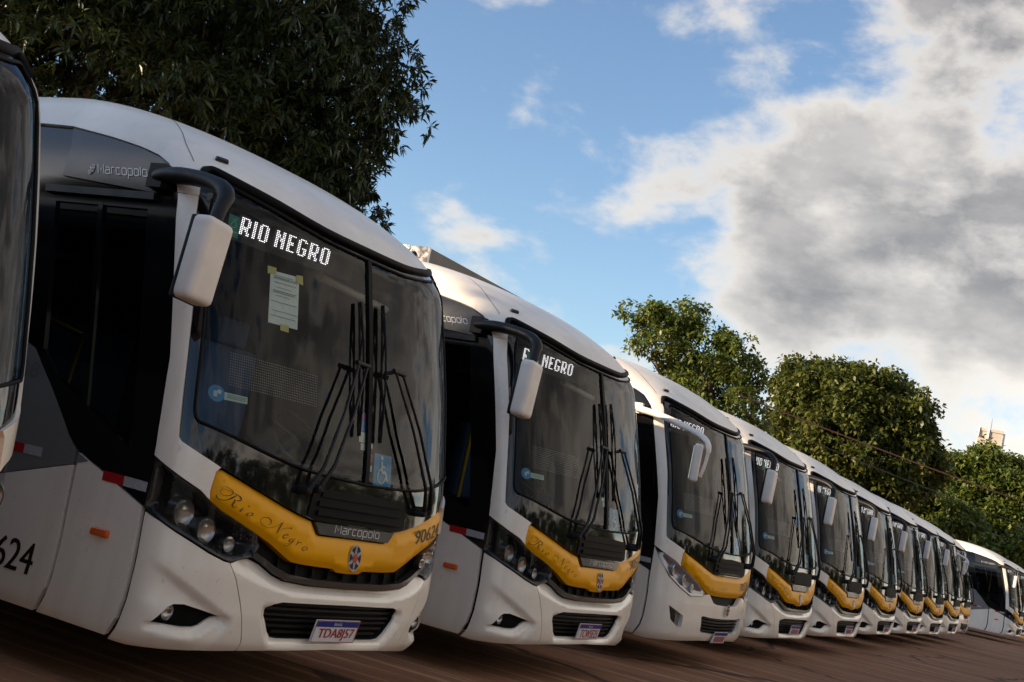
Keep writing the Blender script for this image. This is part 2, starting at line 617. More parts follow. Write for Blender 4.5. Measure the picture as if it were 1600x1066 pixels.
def pdist(P, poly, closed=True):
    P = np.asarray(P, float)
    q = np.asarray(poly, float)
    a = q if closed else q[:-1]
    b_ = np.roll(q, -1, 0) if closed else q[1:]
    d = b_ - a
    w = P[:, None, :] - a[None]
    k = np.clip((w * d).sum(-1) / ((d * d).sum(-1) + 1e-12), 0, 1)
    return np.sqrt(((w - k[..., None] * d) ** 2).sum(-1)).min(1)
def resample(poly, res):
    out = []
    n = len(poly)
    for i in range(n):
        a = np.array(poly[i], float)
        b_ = np.array(poly[(i + 1) % n], float)
        L_ = np.linalg.norm(b_ - a)
        r_ = res if max(abs(a[0]), abs(b_[0])) < 3.2 else max(res, .8)
        k = max(1, int(math.ceil(L_ / r_)))
        for j in range(k):
            out.append(tuple(a + (b_ - a) * j / k))
    return out
def chaikin(poly, n=2, keep=()):
    for _ in range(n):
        out = []
        for i in range(len(poly)):
            a = np.array(poly[i])
            b_ = np.array(poly[(i + 1) % len(poly)])
            out += [tuple(a * .75 + b_ * .25), tuple(a * .25 + b_ * .75)]
        poly = out
    return poly
def mir(poly):
    return [(-a, b_) for a, b_ in reversed(poly)]
def sym(half):
    """half outline from the axis at the top, down the left side, to the axis at the bottom"""
    return list(half) + [(-a, b_) for a, b_ in reversed(half) if abs(a) > 1e-6]
def panel(name, outline, m, parent, holes=(), off=0., disp=None, res=.06, skirt=.02, extra=(), sgrid=None, vmax=None):
    out = resample(outline, res)
    hs = [resample(h, res) for h in holes]
    P = [tuple(q) for q in out]
    E = [(i, (i + 1) % len(out)) for i in range(len(out))]
    for h in hs:
        k = len(P)
        P += h
        E += [(k + i, k + (i + 1) % len(h)) for i in range(len(h))]
    for ln in extra:
        k = len(P)
        P += list(ln)
        E += [(k + i, k + i + 1) for i in range(len(ln) - 1)]
    A = np.array(out)
    if sgrid is None:
        gs = np.arange(A[:, 0].min() + res * .5, A[:, 0].max(), res)
    else:
        gs = np.array(sgrid)
    gv = np.arange(A[:, 1].min() + res * .5, A[:, 1].max(), res)
    G = np.array([(a, b_) for a in gs for b_ in gv])
    if len(G):
        k = pip(G, out) & (pdist(G, out) > res * .45)
        for h in hs:
            k &= ~pip(G, h) & (pdist(G, h) > res * .45)
        for ln in extra:
            k &= pdist(G, ln, False) > res * .35
        P += [tuple(q) for q in G[k]]
    r = delaunay_2d_cdt([Vector(q) for q in P], E, [], 0, 1e-6)
    V = np.array([tuple(q) for q in r[0]])
    T = np.array([f for f in r[2]])
    cen = V[T].mean(1)
    k = pip(cen, out)
    for h in hs:
        k &= ~pip(cen, h)
    T = T[k]
    a, b_, c = V[T[:, 0]], V[T[:, 1]], V[T[:, 2]]
    ar = (b_[:, 0] - a[:, 0]) * (c[:, 1] - a[:, 1]) - (b_[:, 1] - a[:, 1]) * (c[:, 0] - a[:, 0])
    T = T[np.abs(ar) > 1e-9]
    ar = ar[np.abs(ar) > 1e-9]
    T[ar < 0] = T[ar < 0][:, ::-1]
    fn = lambda s, v: SP(s, v, off, disp)
    X = fn(V[:, 0], V[:, 1])
    NR = frame(V[:, 0], V[:, 1], fn)
    verts = [tuple(q) for q in X]
    faces = [tuple(map(int, f)) for f in T]
    nrm = [[tuple(NR[i]) for i in f] for f in faces]
    if skirt:
        cnt = {}
        for f in faces:
            for i in range(3):
                cnt[(f[i], f[(i + 1) % 3])] = 1
        bd = [ed for ed in cnt if (ed[1], ed[0]) not in cnt]
        BN = frame(V[:, 0], V[:, 1])
        mp = {}
        def g(i, low):
            if (i, low) not in mp:
                mp[(i, low)] = len(verts)
                verts.append(tuple(X[i] - (BN[i] * skirt if low else 0)))
            return mp[(i, low)]
        for i, j in bd:
            f = (g(j, 0), g(i, 0), g(i, 1), g(j, 1))
            faces.append(f)
            p = [np.array(verts[q]) for q in f]
            n_ = np.cross(p[1] - p[0], p[2] - p[0])
            n_ = n_ / (np.linalg.norm(n_) + 1e-12)
            nrm.append([tuple(n_)] * 4)
    me = bpy.data.meshes.new(name)
    me.from_pydata(verts, [], faces)
    me.polygons.foreach_set('use_smooth', [True] * len(me.polygons))
    me.update()
    me.normals_split_custom_set([n_ for f in nrm for n_ in f])
    return link(name, me, m, parent)
def raised(name, outline, m, parent, inset, h, off=0., res=.05, skirt=.03, bulge=None):
    """a panel with a chamfered rim"""
    o = np.array(resample(outline, res))
    nx, pv = np.roll(o, -1, 0), np.roll(o, 1, 0)
    tg = nx - pv
    tg = tg / (np.linalg.norm(tg, axis=1, keepdims=True) + 1e-9)
    ar = .5 * (o[:, 0] * nx[:, 1] - nx[:, 0] * o[:, 1]).sum()
    nr = np.stack([-tg[:, 1], tg[:, 0]], 1) * (1 if ar > 0 else -1)
    ins = np.array([inset(q) for q in o])[:, None] if callable(inset) else inset
    inn = o + nr * ins
    k = pip(inn, o)
    inn = [tuple(q) for q in inn[k]]
    # drop points that come too near the outline
    inn = [q for q in inn if pdist([q], o)[0] > .012]
    def dsp(s, v):
        s1 = np.atleast_1d(np.asarray(s, float)).ravel()
        v1 = np.atleast_1d(np.asarray(v, float)).ravel()
        Q = np.stack([s1, v1 + 0 * s1], 1)
        i_ = pip(Q, inn)
        do = pdist(Q, o)
        di = pdist(Q, inn)
        r_ = np.where(i_, 1.0, do / (do + di + 1e-9))
        r_ = np.where(pip(Q, o), r_, 0)
        return (h * r_).reshape(np.shape(s))
    return panel(name, [tuple(q) for q in outline], m, parent, off=off, disp=dsp, res=res, skirt=skirt, extra=[inn + [inn[0]]])

# ---- flat lettering, strokes and shapes mapped onto a surface
def text2d(txt, shear=0.):
    cu = bpy.data.curves.new('tmp', 'FONT')
    cu.body = txt
    cu.resolution_u = 3
    cu.shear = shear
    o = bpy.data.objects.new('tmp', cu)
    COL.objects.link(o)
    bpy.context.view_layer.update()
    dg = bpy.context.evaluated_depsgraph_get()
    me = o.evaluated_get(dg).to_mesh()
    me.calc_loop_triangles()
    V = np.array([tuple(v.co) for v in me.vertices])[:, :2]
    T = [tuple(q.vertices) for q in me.loop_triangles]
    o.evaluated_get(dg).to_mesh_clear()
    bpy.data.objects.remove(o)
    bpy.data.curves.remove(cu)
    V = V - V.min(0)
    return V, T
def stroke2d(pts, ws, n=5):
    P = spline([(p[0], p[1], w) for p, w in zip(pts, ws)], n) if n > 1 else [np.array((p[0], p[1], w)) for p, w in zip(pts, ws)]
    P = np.array(P)
    V = []
    F = []
    for i in range(len(P)):
        d = P[min(i + 1, len(P) - 1), :2] - P[max(i - 1, 0), :2]
        d = d / (np.linalg.norm(d) + 1e-12)
        nr = np.array((-d[1], d[0])) * max(P[i, 2], 1e-4) / 2
        V += [P[i, :2] - nr, P[i, :2] + nr]
    for i in range(len(P) - 1):
        F += [(2 * i, 2 * i + 2, 2 * i + 1), (2 * i + 2, 2 * i + 3, 2 * i + 1)]
    return np.array(V), F
def join2d(parts):
    V = []
    F = []
    for v, f in parts:
        k = sum(len(q) for q in V)
        V.append(np.asarray(v, float))
        F += [tuple(i + k for i in q) for q in f]
    return np.concatenate(V), F
def disc2d(cx, cy, rx, ry, n=20):
    V = [(cx, cy)] + [(cx + rx * math.cos(2 * math.pi * i / n), cy + ry * math.sin(2 * math.pi * i / n)) for i in range(n)]
    return np.array(V), [(0, 1 + i, 1 + (i + 1) % n) for i in range(n)]
def rect2d(x0, y0, x1, y1, n=1):
    xs = np.linspace(x0, x1, n + 1)
    V = [(x, y) for x in xs for y in (y0, y1)]
    return np.array(V), [q for i in range(n) for q in ((2 * i, 2 * i + 2, 2 * i + 1), (2 * i + 2, 2 * i + 3, 2 * i + 1))]
def onS(name, VF, m, parent, off, disp=None, mp=None):
    V, F = VF
    if mp is not None:
        V = np.array([mp(*q) for q in V])
    X = SP(V[:, 0], V[:, 1], off, disp)
    F2 = []
    for f in F:
        a, b_, c = V[f[0]], V[f[1]], V[f[2]]
        F2.append(f if (b_[0] - a[0]) * (c[1] - a[1]) - (b_[1] - a[1]) * (c[0] - a[0]) > 0 else f[::-1])
    return mk(name, X, F2, m, parent)
GL = {'M': ([[(0, 0), (.05, 1.4), (.62, .45), (1.2, 1.4), (1.25, 0)]], 1.25), 'a': ([[(.08, 1), (.82, 1), (.9, .92), (.9, 0), (.08, 0), (0, .1), (0, .45), (.08, .55), (.9, .55)]], .9),
      'r': ([[(0, 0), (0, .9), (.1, 1), (.6, 1)]], .6), 'c': ([[(.85, 1), (.1, 1), (0, .9), (0, .1), (.1, 0), (.85, 0)]], .85),
      'o': ([[(.1, 0), (.8, 0), (.9, .1), (.9, .9), (.8, 1), (.1, 1), (0, .9), (0, .1), (.1, 0)]], .9),
      'p': ([[(0, -.5), (0, .9), (.1, 1), (.8, 1), (.9, .9), (.9, .1), (.8, 0), (0, 0)]], .9), 'l': ([[(0, 1.4), (0, 0)]], .05)}
def logo2d(w, h, wt=.16, shear=0.):
    x = 0
    pr = []
    for ch in 'Marcopolo':
        g, a = GL[ch]
        for st in g:
            pr.append(stroke2d([(x + p[0], p[1]) for p in st], [wt] * len(st), 1))
        x += a + .38
    x -= .38
    V, F = join2d(pr)
    V = V.copy()
    V[:, 0] = (V[:, 0] + shear * V[:, 1]) * w / x
    V[:, 1] = V[:, 1] * h / 1.4
    return V, F
# ------------------------------------------------------------------ bus outlines in surface coordinates (s along the skin, v up)
MASK = [(0, 2.598), (-.42, 2.606), (-.77, 2.656), (-1.0, 2.703), (-1.12, 2.740), (-1.165, 2.742), (-1.205, 2.715), (-1.240, 2.650), (-1.262, 2.56),
        (-1.268, 2.45), (-1.262, 1.955), (-1.283, 1.509), (-1.288, 1.365), (-1.286, 1.31), (-1.27, 1.284), (-1.177, 1.244), (-1.078, 1.204),
        (-1.042, 1.196), (-.84, 1.131), (-.607, 1.062), (-.478, 1.031), (-.384, 1.015), (-.12, 1.013), (0, 1.013)]
GLASS = [(0, 2.545), (-.42, 2.553), (-.77, 2.600), (-1.0, 2.643), (-1.10, 2.670), (-1.145, 2.655), (-1.180, 2.58), (-1.205, 2.45), (-1.205, 1.955),
         (-1.222, 1.56), (-1.224, 1.45), (-1.205, 1.408), (-1.165, 1.397), (-.976, 1.356), (-.771, 1.310), (-.536, 1.273), (-.271, 1.261), (0, 1.255)]
PILLAR = [(-1.377, 2.548), (-1.364, 1.686), (-1.384, 1.49), (-1.399, 1.328), (-1.400, 1.196), (-1.322, 1.156), (-1.232, 1.111), (-1.145, 1.072),
          (-1.094, 1.034), (-1.10, 1.08), (-1.088, 1.175), (-1.066, 1.200), (-1.078, 1.206), (-1.177, 1.246), (-1.272, 1.288), (-1.290, 1.31), (-1.292, 1.365),
          (-1.287, 1.509), (-1.266, 1.955), (-1.272, 2.45), (-1.268, 2.548)]
ROOF_L = [(-2.324, 3.118), (-1.938, 3.085), (-1.682, 2.965), (-1.515, 2.861), (-1.429, 2.791), (-1.388, 2.72), (-1.380, 2.551), (-1.267, 2.551),
          (-1.243, 2.650), (-1.208, 2.718), (-1.167, 2.747), (-1.12, 2.744), (-1.0, 2.708), (-.77, 2.661), (-.42, 2.611), (0, 2.603)]
BAND = [(-1.388, 2.55), (-1.382, 2.535), (-1.370, 1.69), (-1.390, 1.49), (-1.404, 1.328), (-1.406, 1.19), (-1.418, .94), (-1.732, 1.055), (-1.86, 1.097), (-1.97, 1.139),
        (-2.008, 1.166), (-2.05, 1.20), (-2.15, 1.32), (-2.25, 1.444), (-2.33, 1.536), (-2.395, 1.620), (-2.464, 1.645), (-2.6, 1.655), (-12.5, 1.655),
        (-12.5, 3.112), (-2.324, 3.112), (-1.938, 3.079), (-1.682, 2.959), (-1.515, 2.855), (-1.429, 2.785), (-1.391, 2.715)]
DOOR = [(-2.33, 2.45), (-2.33, 1.62), (-2.20, 1.49), (-1.62, 1.21), (-1.60, 1.24), (-1.60, 2.45)]
TOPPANEL = [(-1.95, 3.06), (-2.28, 2.60), (-1.54, 2.54), (-1.402, 2.60), (-1.405, 2.70), (-1.44, 2.77), (-1.52, 2.84), (-1.69, 2.945)]
HATCH = [(-1.430, .934), (-1.732, 1.048), (-1.86, 1.09), (-1.941, 1.12), (-1.941, .285), (-1.430, .285)]
SIDEW = [(-1.971, .285), (-1.971, 1.052), (-2.518, .912), (-4.9, .285)]
SIDEG = [(-1.971, 1.057), (-1.975, 1.134), (-2.008, 1.158), (-2.048, 1.193), (-2.148, 1.313), (-2.246, 1.436), (-2.326, 1.528), (-2.391, 1.611), (-2.464, 1.637),
         (-2.6, 1.648), (-12.5, 1.648), (-12.5, .285), (-4.91, .285), (-2.518, .917)]
HOUSE = [(-1.402, 1.188), (-1.322, 1.148), (-1.232, 1.103), (-1.145, 1.064), (-1.085, 1.022), (-1.0, .98), (-.79, .903), (-.755, .84), (-.79, .785),
         (-.859, .768), (-.913, .749), (-.952, .755), (-1.046, .785), (-1.137, .823), (-1.223, .857), (-1.31, .895), (-1.413, .930)]
TRIM = [(0, .668), (-.33, .671), (-.525, .685), (-.614, .711), (-.713, .760), (-.785, .785)]
YELLOW = [(0, .940), (-.31, .938), (-.335, .947), (-.392, 1.010), (-.478, 1.026), (-.607, 1.057), (-.84, 1.126), (-1.042, 1.190), (-1.063, 1.187), (-1.077, 1.168),
          (-1.087, 1.078), (-1.079, 1.030), (-1.0, .989), (-.79, .912), (-.671, .867), (-.542, .806), (-.489, .784), (-.36, .776), (-.14, .771), (-.105, .754), (0, .750)]
FOG = [(-1.246, .396), (-1.216, .437), (-1.185, .486), (-1.158, .503), (-1.103, .508), (-1.033, .496), (-.889, .466), (-.979, .398), (-1.012, .386), (-1.075, .382), (-1.199, .390)]
CORNER = [(-1.401, .914), (-1.31, .884), (-1.223, .846), (-1.137, .812), (-1.046, .774), (-.952, .745), (-.917, .742), (-.866, .667), (-.811, .558), (-.763, .446),
          (-.719, .344), (-.713, .298), (-.80, .292), (-1.1, .272), (-1.3, .262), (-1.401, .268)]
CENTRE = [(0, .660), (-.33, .663), (-.525, .677), (-.614, .703), (-.713, .752), (-.79, .774), (-.855, .760), (-.910, .740), (-.859, .667), (-.804, .558), (-.756, .446),
          (-.712, .344), (-.706, .298), (-.5, .308), (0, .318)]
GRILLE = [(0, .577), (-.52, .573), (-.575, .560), (-.612, .535), (-.605, .49), (-.54, .40), (-.50, .366), (-.44, .357), (0, .360)]
def _line(a, b_):
    a = np.array(a)
    b_ = np.array(b_)
    d = b_ - a
    L_ = np.linalg.norm(d)
    d = d / L_
    return a, d, L_
CRA, CRD, CRL = _line((-1.328, .723), (-.834, .474))
FOGP = np.array(FOG)
GRP = np.array(sym(GRILLE))
def sstep(x, a, b_):
    q = np.clip((x - a) / (b_ - a), 0, 1)
    return q * q * (3 - 2 * q)
def bumper_disp(s, v):
    sh = np.shape(s)
    a = -np.abs(np.asarray(s, float)).ravel()
    v = (np.asarray(v, float) + 0 * np.asarray(s, float)).ravel()
    m = -a
    out = np.zeros(len(a))
    yc = np.interp(m, [0, .442, .686, .823, .95], [.612, .609, .644, .687, .72])
    yt = np.interp(m, [0, .33, .525, .614, .713, .79, .95], [.662, .665, .68, .706, .755, .778, .80])
    out -= .034 * sstep((v - yc) / (yt - yc), -.12, .9) * (1 - sstep(m, .80, .95))
    w = np.stack([a, v], 1) - CRA
    u = (w @ CRD) / CRL
    d = w[:, 1] * CRD[0] - w[:, 0] * CRD[1]
    prof = sstep(-d, -.004, .055) * (1 - sstep(-d, .055, .24))
    out -= .030 * prof * sstep(u, -.05, .45) * (1 - sstep(u, .97, 1.06))
    P = np.stack([a, v], 1)
    df = pdist(P, FOGP)
    lo = sstep((.396 + (a + 1.246) * (.466 - .396) / (.357)) - v, -.012, .022)
    out -= .032 * (1 - sstep(df, .0, .048)) * lo * sstep(a, -1.33, -1.22)
    dg = pdist(P, GRP)
    out -= .032 * (1 - sstep(dg, .0, .05)) * sstep(.56 - v, -.005, .04)
    return out.reshape(sh)
def recess(poly, depth, width):
    q = np.array(poly)
    def f(s, v):
        sh = np.shape(s)
        P = np.stack([np.ravel(s), np.ravel(v + 0 * np.asarray(s))], 1)
        d = pdist(P, q) * pip(P, q)
        return (-depth * sstep(d, 0, width)).reshape(sh)
    return f
def flat_frame(s, v, off=0., yaw=0.):
    o = SP(np.array([s]), np.array([v]), off)[0]
    n = frame(np.array([s]), np.array([v]))[0]
    ex = np.cross(np.array((0, 0, 1.)), n) * 1.0
    ex = ex / np.linalg.norm(ex)
    if ex[0] < 0 and abs(s) < 1.3:
        ex = -ex
    ey = np.cross(n, ex)
    return o, ex, ey, n
def on_flat(name, VF, fr, m, parent, h=0.):
    o, ex, ey, n = fr
    V, F = VF
    return mk(name, [o + ex * p[0] + ey * p[1] + n * h for p in V], orient(V, F, ex, ey, n), m, parent)
def orient(V, F, ex, ey, n):
    sg = np.dot(np.cross(ex, ey), n)
    out = []
    for f in F:
        a, b_, c = (np.array(V[i]) for i in f[:3])
        ar = (b_[0] - a[0]) * (c[1] - a[1]) - (b_[1] - a[1]) * (c[0] - a[0])
        out.append(f if ar * sg > 0 else tuple(reversed(f)))
    return out
LETTERS = {
    'R': ['11111.', '11..11', '11..11', '11..11', '11..11', '11111.', '11111.', '11.11.', '11..11', '11..11'],
    'I': ['11'] * 10, 'O': ['.1111.'] + ['11..11'] * 8 + ['.1111.'],
    'N': ['11..11', '11..11', '111.11', '111.11', '11.111', '11.111', '11..11', '11..11', '11..11', '11..11'],
    'E': ['11111', '11...', '11...', '11...', '1111.', '1111.', '11...', '11...', '11...', '11111'],
    'G': ['.1111.', '11..11', '11....', '11....', '11....', '11.111', '11..11', '11..11', '11..11', '.1111.']}
SCRIPT=[[(-1.048,1.101,2),(-1.037,1.109,2),(-1.018,1.112,3),(-0.994,1.106,4),(-0.975,1.095,7),(-0.976,1.084,7),(-0.987,1.074,5),(-1.004,1.069,4),(-1.024,1.069,3),(-1.038,1.076,3),(-1.044,1.087,3),(-1.037,1.097,3),(-1.02,1.1,3),(-0.996,1.095,3),(-0.972,1.089,3),(-0.947,1.083,5),(-0.926,1.072,12),(-0.922,1.062,12),(-0.932,1.055,8),(-0.948,1.054,4),(-0.963,1.056,3)],[(-0.95,1.083,3),(-0.959,1.073,10),(-0.976,1.062,14),(-0.996,1.051,8),(-1.017,1.045,6),(-1.039,1.045,6),(-1.054,1.051,8),(-1.061,1.058,9),(-1.06,1.063,10)],[(-0.963,1.056,3),(-0.956,1.049,10),(-0.963,1.038,16),(-0.966,1.027,14),(-0.96,1.02,8),(-0.95,1.019,4),(-0.942,1.025,3)],[(-0.899,1.025,5),(-0.909,1.015,12),(-0.917,1.006,10),(-0.913,1.003,5),(-0.905,1.008,3),(-0.885,1.017,2)],[(-0.871,1.034,8),(-0.868,1.036,16),(-0.865,1.038,8)],[(-0.858,1.004,3),(-0.869,0.999,9),(-0.876,0.991,9),(-0.871,0.987,6),(-0.857,0.989,4),(-0.841,0.996,8),(-0.836,1.003,8),(-0.843,1.006,4),(-0.858,1.004,3)],[(-0.845,1.002,2),(-0.835,0.995,3),(-0.827,0.992,2)],[(-0.733,0.958,2),(-0.722,0.96,3),(-0.711,0.969,6),(-0.711,0.982,9),(-0.731,0.994,7),(-0.758,0.995,5),(-0.777,0.986,4),(-0.781,0.973,4),(-0.773,0.96,4),(-0.746,0.948,3),(-0.714,0.946,3),(-0.683,0.954,3),(-0.658,0.967,3),(-0.626,0.985,3)],[(-0.628,0.983,4),(-0.639,0.969,14),(-0.648,0.951,14),(-0.656,0.936,9),(-0.661,0.923,4)],[(-0.661,0.923,3),(-0.64,0.94,3),(-0.614,0.953,3),(-0.581,0.959,3),(-0.567,0.96,4)],[(-0.566,0.958,8),(-0.563,0.96,16),(-0.56,0.962,8)],[(-0.613,0.915,2),(-0.594,0.917,3),(-0.578,0.923,6),(-0.579,0.927,5),(-0.596,0.925,5),(-0.608,0.916,8),(-0.61,0.907,9),(-0.599,0.903,5),(-0.58,0.908,3),(-0.566,0.914,2)],[(-0.535,0.908,4),(-0.552,0.904,7),(-0.564,0.895,9),(-0.56,0.889,6),(-0.543,0.893,4),(-0.53,0.902,5)],[(-0.523,0.909,6),(-0.535,0.896,9),(-0.548,0.879,6),(-0.569,0.867,4),(-0.589,0.865,4),(-0.596,0.871,3),(-0.583,0.876,2),(-0.549,0.882,2),(-0.522,0.893,2)],[(-0.49,0.898,8),(-0.499,0.886,10),(-0.506,0.877,6)],[(-0.496,0.886,3),(-0.482,0.892,4),(-0.466,0.892,8)],[(-0.436,0.873,3),(-0.45,0.867,8),(-0.455,0.858,9),(-0.446,0.852,6),(-0.432,0.856,4),(-0.42,0.863,8),(-0.42,0.871,7),(-0.43,0.874,4),(-0.436,0.873,3)],[(-0.417,0.859,2),(-0.409,0.853,2)]]
def emblem_parts(fr, parent, w, h, name='emblem'):
    rim = on_flat(name, disc2d(0, 0, w / 2, h / 2, 28), fr, 'badge_side', parent, .0)
    dk = []
    for k in range(6):
        a0 = math.pi / 2 + k * math.pi / 3 + .13
        a1 = a0 + math.pi / 3 - .26
        q = [(.44 * w * math.cos(a0 + (a1 - a0) * i / 5), .44 * h * math.sin(a0 + (a1 - a0) * i / 5)) for i in range(6)]
        am = (a0 + a1) / 2
        dk.append((np.array([(.19 * w * math.cos(am), .19 * h * math.sin(am))] + q), [(0, i, i + 1) for i in range(1, 6)]))
    on_flat('emblem_field', join2d(dk), fr, 'emblem_dark', rim, .002)
    on_flat('emblem_centre', disc2d(0, 0, w * .17, h * .17, 18), fr, 'emblem_red', rim, .004)
    return rim
def wall(name, poly, m, parent, top, bot, disp):
    P = np.array(resample(poly, .02))
    A = SP(P[:, 0], P[:, 1], top, disp)
    B = SP(P[:, 0], P[:, 1], bot)
    n = len(P)
    mk(name, list(A) + list(B), [(i, (i + 1) % n, n + (i + 1) % n, n + i) for i in range(n)], m, parent, 40)
def lamp(name, s, v, r, parent, off=-.03, lens='lens_glass', ringm='housing', ax=(0, -1, 0)):
    c = SP(np.array([s]), np.array([v]), off)[0]
    mb = MB()
    mb.lathe([(r * 1.20, -.06), (r * 1.14, -.002), (r * 1.03, .002), (r * 1.0, -.01)], c, ax, 22)
    ring = mb.build(name, ringm, parent, 40)
    mb = MB()
    mb.lathe([(r * 1.02, .0), (r * .92, -.010), (r * .65, -.019), (r * .3, -.023), (0.0005, -.024)], c, ax, 22)
    mb.build('bulb_reflector', 'reflector', ring, 50)
    mb = MB()
    mb.lathe([(r * 1.0, 0), (r * .8, .002), (r * .5, .0035), (r * .2, .0042), (.0005, .0045)], c, ax, 22)
    mb.build('lens', lens, ring, 80)
    return ring
def plate(root, fr, txt):
    o, ex, ey, n = fr
    mb = MB()
    R_ = np.stack([ex, ey, n], 1)
    mb.box(o, (.40, .13, .008), R_)
    pl = mb.build('license_plate', 'plate_white', root, 30)
    fl = lambda nm, vf, m, h: on_flat(nm, vf, fr, m, pl, h)
    fl('plate_border', join2d([rect2d(-.197, .059, .197, .063), rect2d(-.197, -.063, .197, -.059), rect2d(-.197, -.063, -.193, .063), rect2d(.193, -.063, .197, .063)]), 'plate_red', .0055)
    fl('plate_band', rect2d(-.192, .027, .192, .058), 'plate_blue', .0058)
    if txt:
        V, T = text2d('BRASIL')
        V = V * np.array((.075 / V[:, 0].max(), .015 / V[:, 1].max())) + (-.037, .035)
        fl('plate_country', (V, T), 'plate_white', .0068)
        V, T = text2d(txt)
        V = V * np.array((.325 / V[:, 0].max(), .070 / V[:, 1].max())) + (-.155, -.052)
        p2 = np.array(V)
        fl('plate_number', (p2, T), 'plate_red', .0066)
        # heavier strokes
        fl('plate_number', (p2 + (.0035, 0), T), 'plate_red', .0064)
    else:
        fl('plate_number', join2d([rect2d(-.15 + i * .045, -.05, -.122 + i * .045, .016) for i in range(7)]), 'plate_red', .0066)
    return pl
def common(root, old=False):
    """skin, glazing, roof, sides, cab and running gear shared by both fronts"""
    mk_roof = [(-12.6, 3.118)] + ROOF_L + [(-a, b_) for a, b_ in reversed(ROOF_L[:-1])] + [(12.6, 3.118), (12.6, 5.29), (-12.6, 5.29)]
    sg = np.concatenate([np.arange(-12, -3, 1.5), np.arange(-3, 3.01, .07), np.arange(3.6, 12.1, 1.5)])
    rf = panel('roof', mk_roof, 'white_roof', root, off=.016, res=.07, skirt=.05, sgrid=sg)
    for sgn in (-1, 1):
        onS('roof_seam', stroke2d([(sgn * .90, 3.75), (sgn * 1.02, 3.45), (sgn * 1.13, 3.15), (sgn * 1.19, 2.985), (sgn * 1.225, 2.85), (sgn * 1.238, 2.767)], [.004] * 6, 4), 'charcoal', rf, .0175)
        onS('roof_seam', stroke2d([(sgn * 2.28, 3.13), (sgn * 2.28, 3.3), (sgn * 2.25, 3.6), (sgn * 2.2, 3.9), (sgn * 2.1, 4.3)], [.010] * 5, 4), 'charcoal', rf, .0175)
        c = SP(np.array([sgn * 1.044]), np.array([2.86]), .022)[0]
        nn = frame(np.array([sgn * 1.044]), np.array([2.86]))[0]
        ex = np.cross((0, 0, 1), nn)
        ex = ex / np.linalg.norm(ex)
        bevel_box('marker_lamp', c, (.075, .03, .03), 'charcoal', rf, r=.011, R=np.stack([ex, np.cross(nn, ex), nn], 1))
    panel('windshield_frame', sym(MASK), 'black_gloss', root, holes=[sym(GLASS)], off=.0, skirt=.03, res=.05)
    # rubber gasket round the glass and under the roof lip
    gk = spline([tuple(SP(np.array([a]), np.array([b_]), .004)[0]) for a, b_ in sym(GLASS) + [GLASS[0]]], 2)
    mb = MB()
    mb.tube(gk, .009, 6, False)
    mb.build('windshield_gasket', 'black_rubber', root, 60)
    lip = [(a, b_ - .006) for a, b_ in MASK[:8]]
    gk = spline([tuple(SP(np.array([a]), np.array([b_]), .010)[0]) for a, b_ in [(-q[0], q[1]) for q in reversed(lip)] + lip[1:]], 3)
    mb = MB()
    mb.tube(gk, .024, 6, True)
    mb.build('roof_lip_seal', 'black_rubber', root, 60)
    lf = [q for q in GLASS]
    halfL = lf[:-1] + [(0, 1.255)]
    L2 = [(min(a, -.012), b_) for a, b_ in halfL]
    panel('windshield_pane', L2, 'windshield_glass', root, off=-.002, skirt=0, res=.05)
    panel('windshield_pane', mir(L2), 'windshield_glass', root, off=-.002, skirt=0, res=.05)
    panel('windshield_divider', [(-.018, 2.55), (-.018, 1.25), (.018, 1.25), (.018, 2.55)], 'black_rubber', root, off=.012, skirt=.03, res=.08)
    for sgn in (-1, 1):
        f = (lambda p: p) if sgn < 0 else mir
        panel('pillar', f(PILLAR), 'white_paint', root, off=.0155, skirt=.03, res=.05)
        bandm = 'black_band'
        sgb = np.concatenate([np.arange(-12, -3, 1.5), np.arange(-3, -1.3, .07)])
        bd = panel('side_window_band', f(BAND), bandm, root, holes=[DOOR] if sgn < 0 else [], off=0., res=.07, skirt=.03, sgrid=sgb if sgn < 0 else -sgb)
        tp = panel('side_top_panel', f(TOPPANEL), 'charcoal' if not old else 'black_band', root, off=.012, skirt=.014, res=.07)
        if not old:
            lg = logo2d(.385, .056, .15, .30)
            x0 = -1.975 if sgn < 0 else 1.59
            ob = onS('side_badge', lg, 'badge_side', tp, .016, mp=lambda x, y, x0=x0: (x0 + x, 2.625 + y))
            emblem_parts(flat_frame(sgn * 2.022, 2.645, .016), tp, .045, .06, 'side_emblem')
        if sgn < 0:
            panel('door_glass', DOOR, 'door_glass', root, off=-.015, skirt=0, res=.15)
            bx_ = panel('door_header', [(-2.40, 2.535), (-2.40, 2.495), (-1.535, 2.495), (-1.535, 2.535)], 'black_plastic', root, off=.03, skirt=.04, res=.1)
            for sx in (-1.965,):
                lo = np.interp(sx, [-2.33, -2.2, -1.62], [1.62, 1.49, 1.2])
                panel('door_post', [(sx - .018, 2.49), (sx - .018, lo - .02), (sx + .018, lo - .02), (sx + .018, 2.49)], 'black_band', root, off=.002, skirt=.02, res=.1)
        panel('front_hatch', f(HATCH), 'white_paint', root, off=.006, skirt=.03, res=.1)
        onS('grey_corner', (np.array([(sgn * 1.858, 1.088), (sgn * 1.946, 1.121), (sgn * 1.946, 1.064)]), [(0, 1, 2)]), 'grey_paint', root, .0085)
        panel('side_panel', f(SIDEW), 'white_paint', root, off=.006, skirt=.03, res=.15)
        sgb = np.concatenate([np.arange(-12, -3, 1.5), np.arange(-3, -1.9, .12)])
        sgp = panel('grey_side_panel', f(SIDEG), 'grey_paint', root, off=.006, skirt=.03, res=.12, sgrid=sgb if sgn < 0 else -sgb)
        V, T = text2d('G8')
        V = V * np.array((.20 / V[:, 0].max(), .085 / V[:, 1].max()))
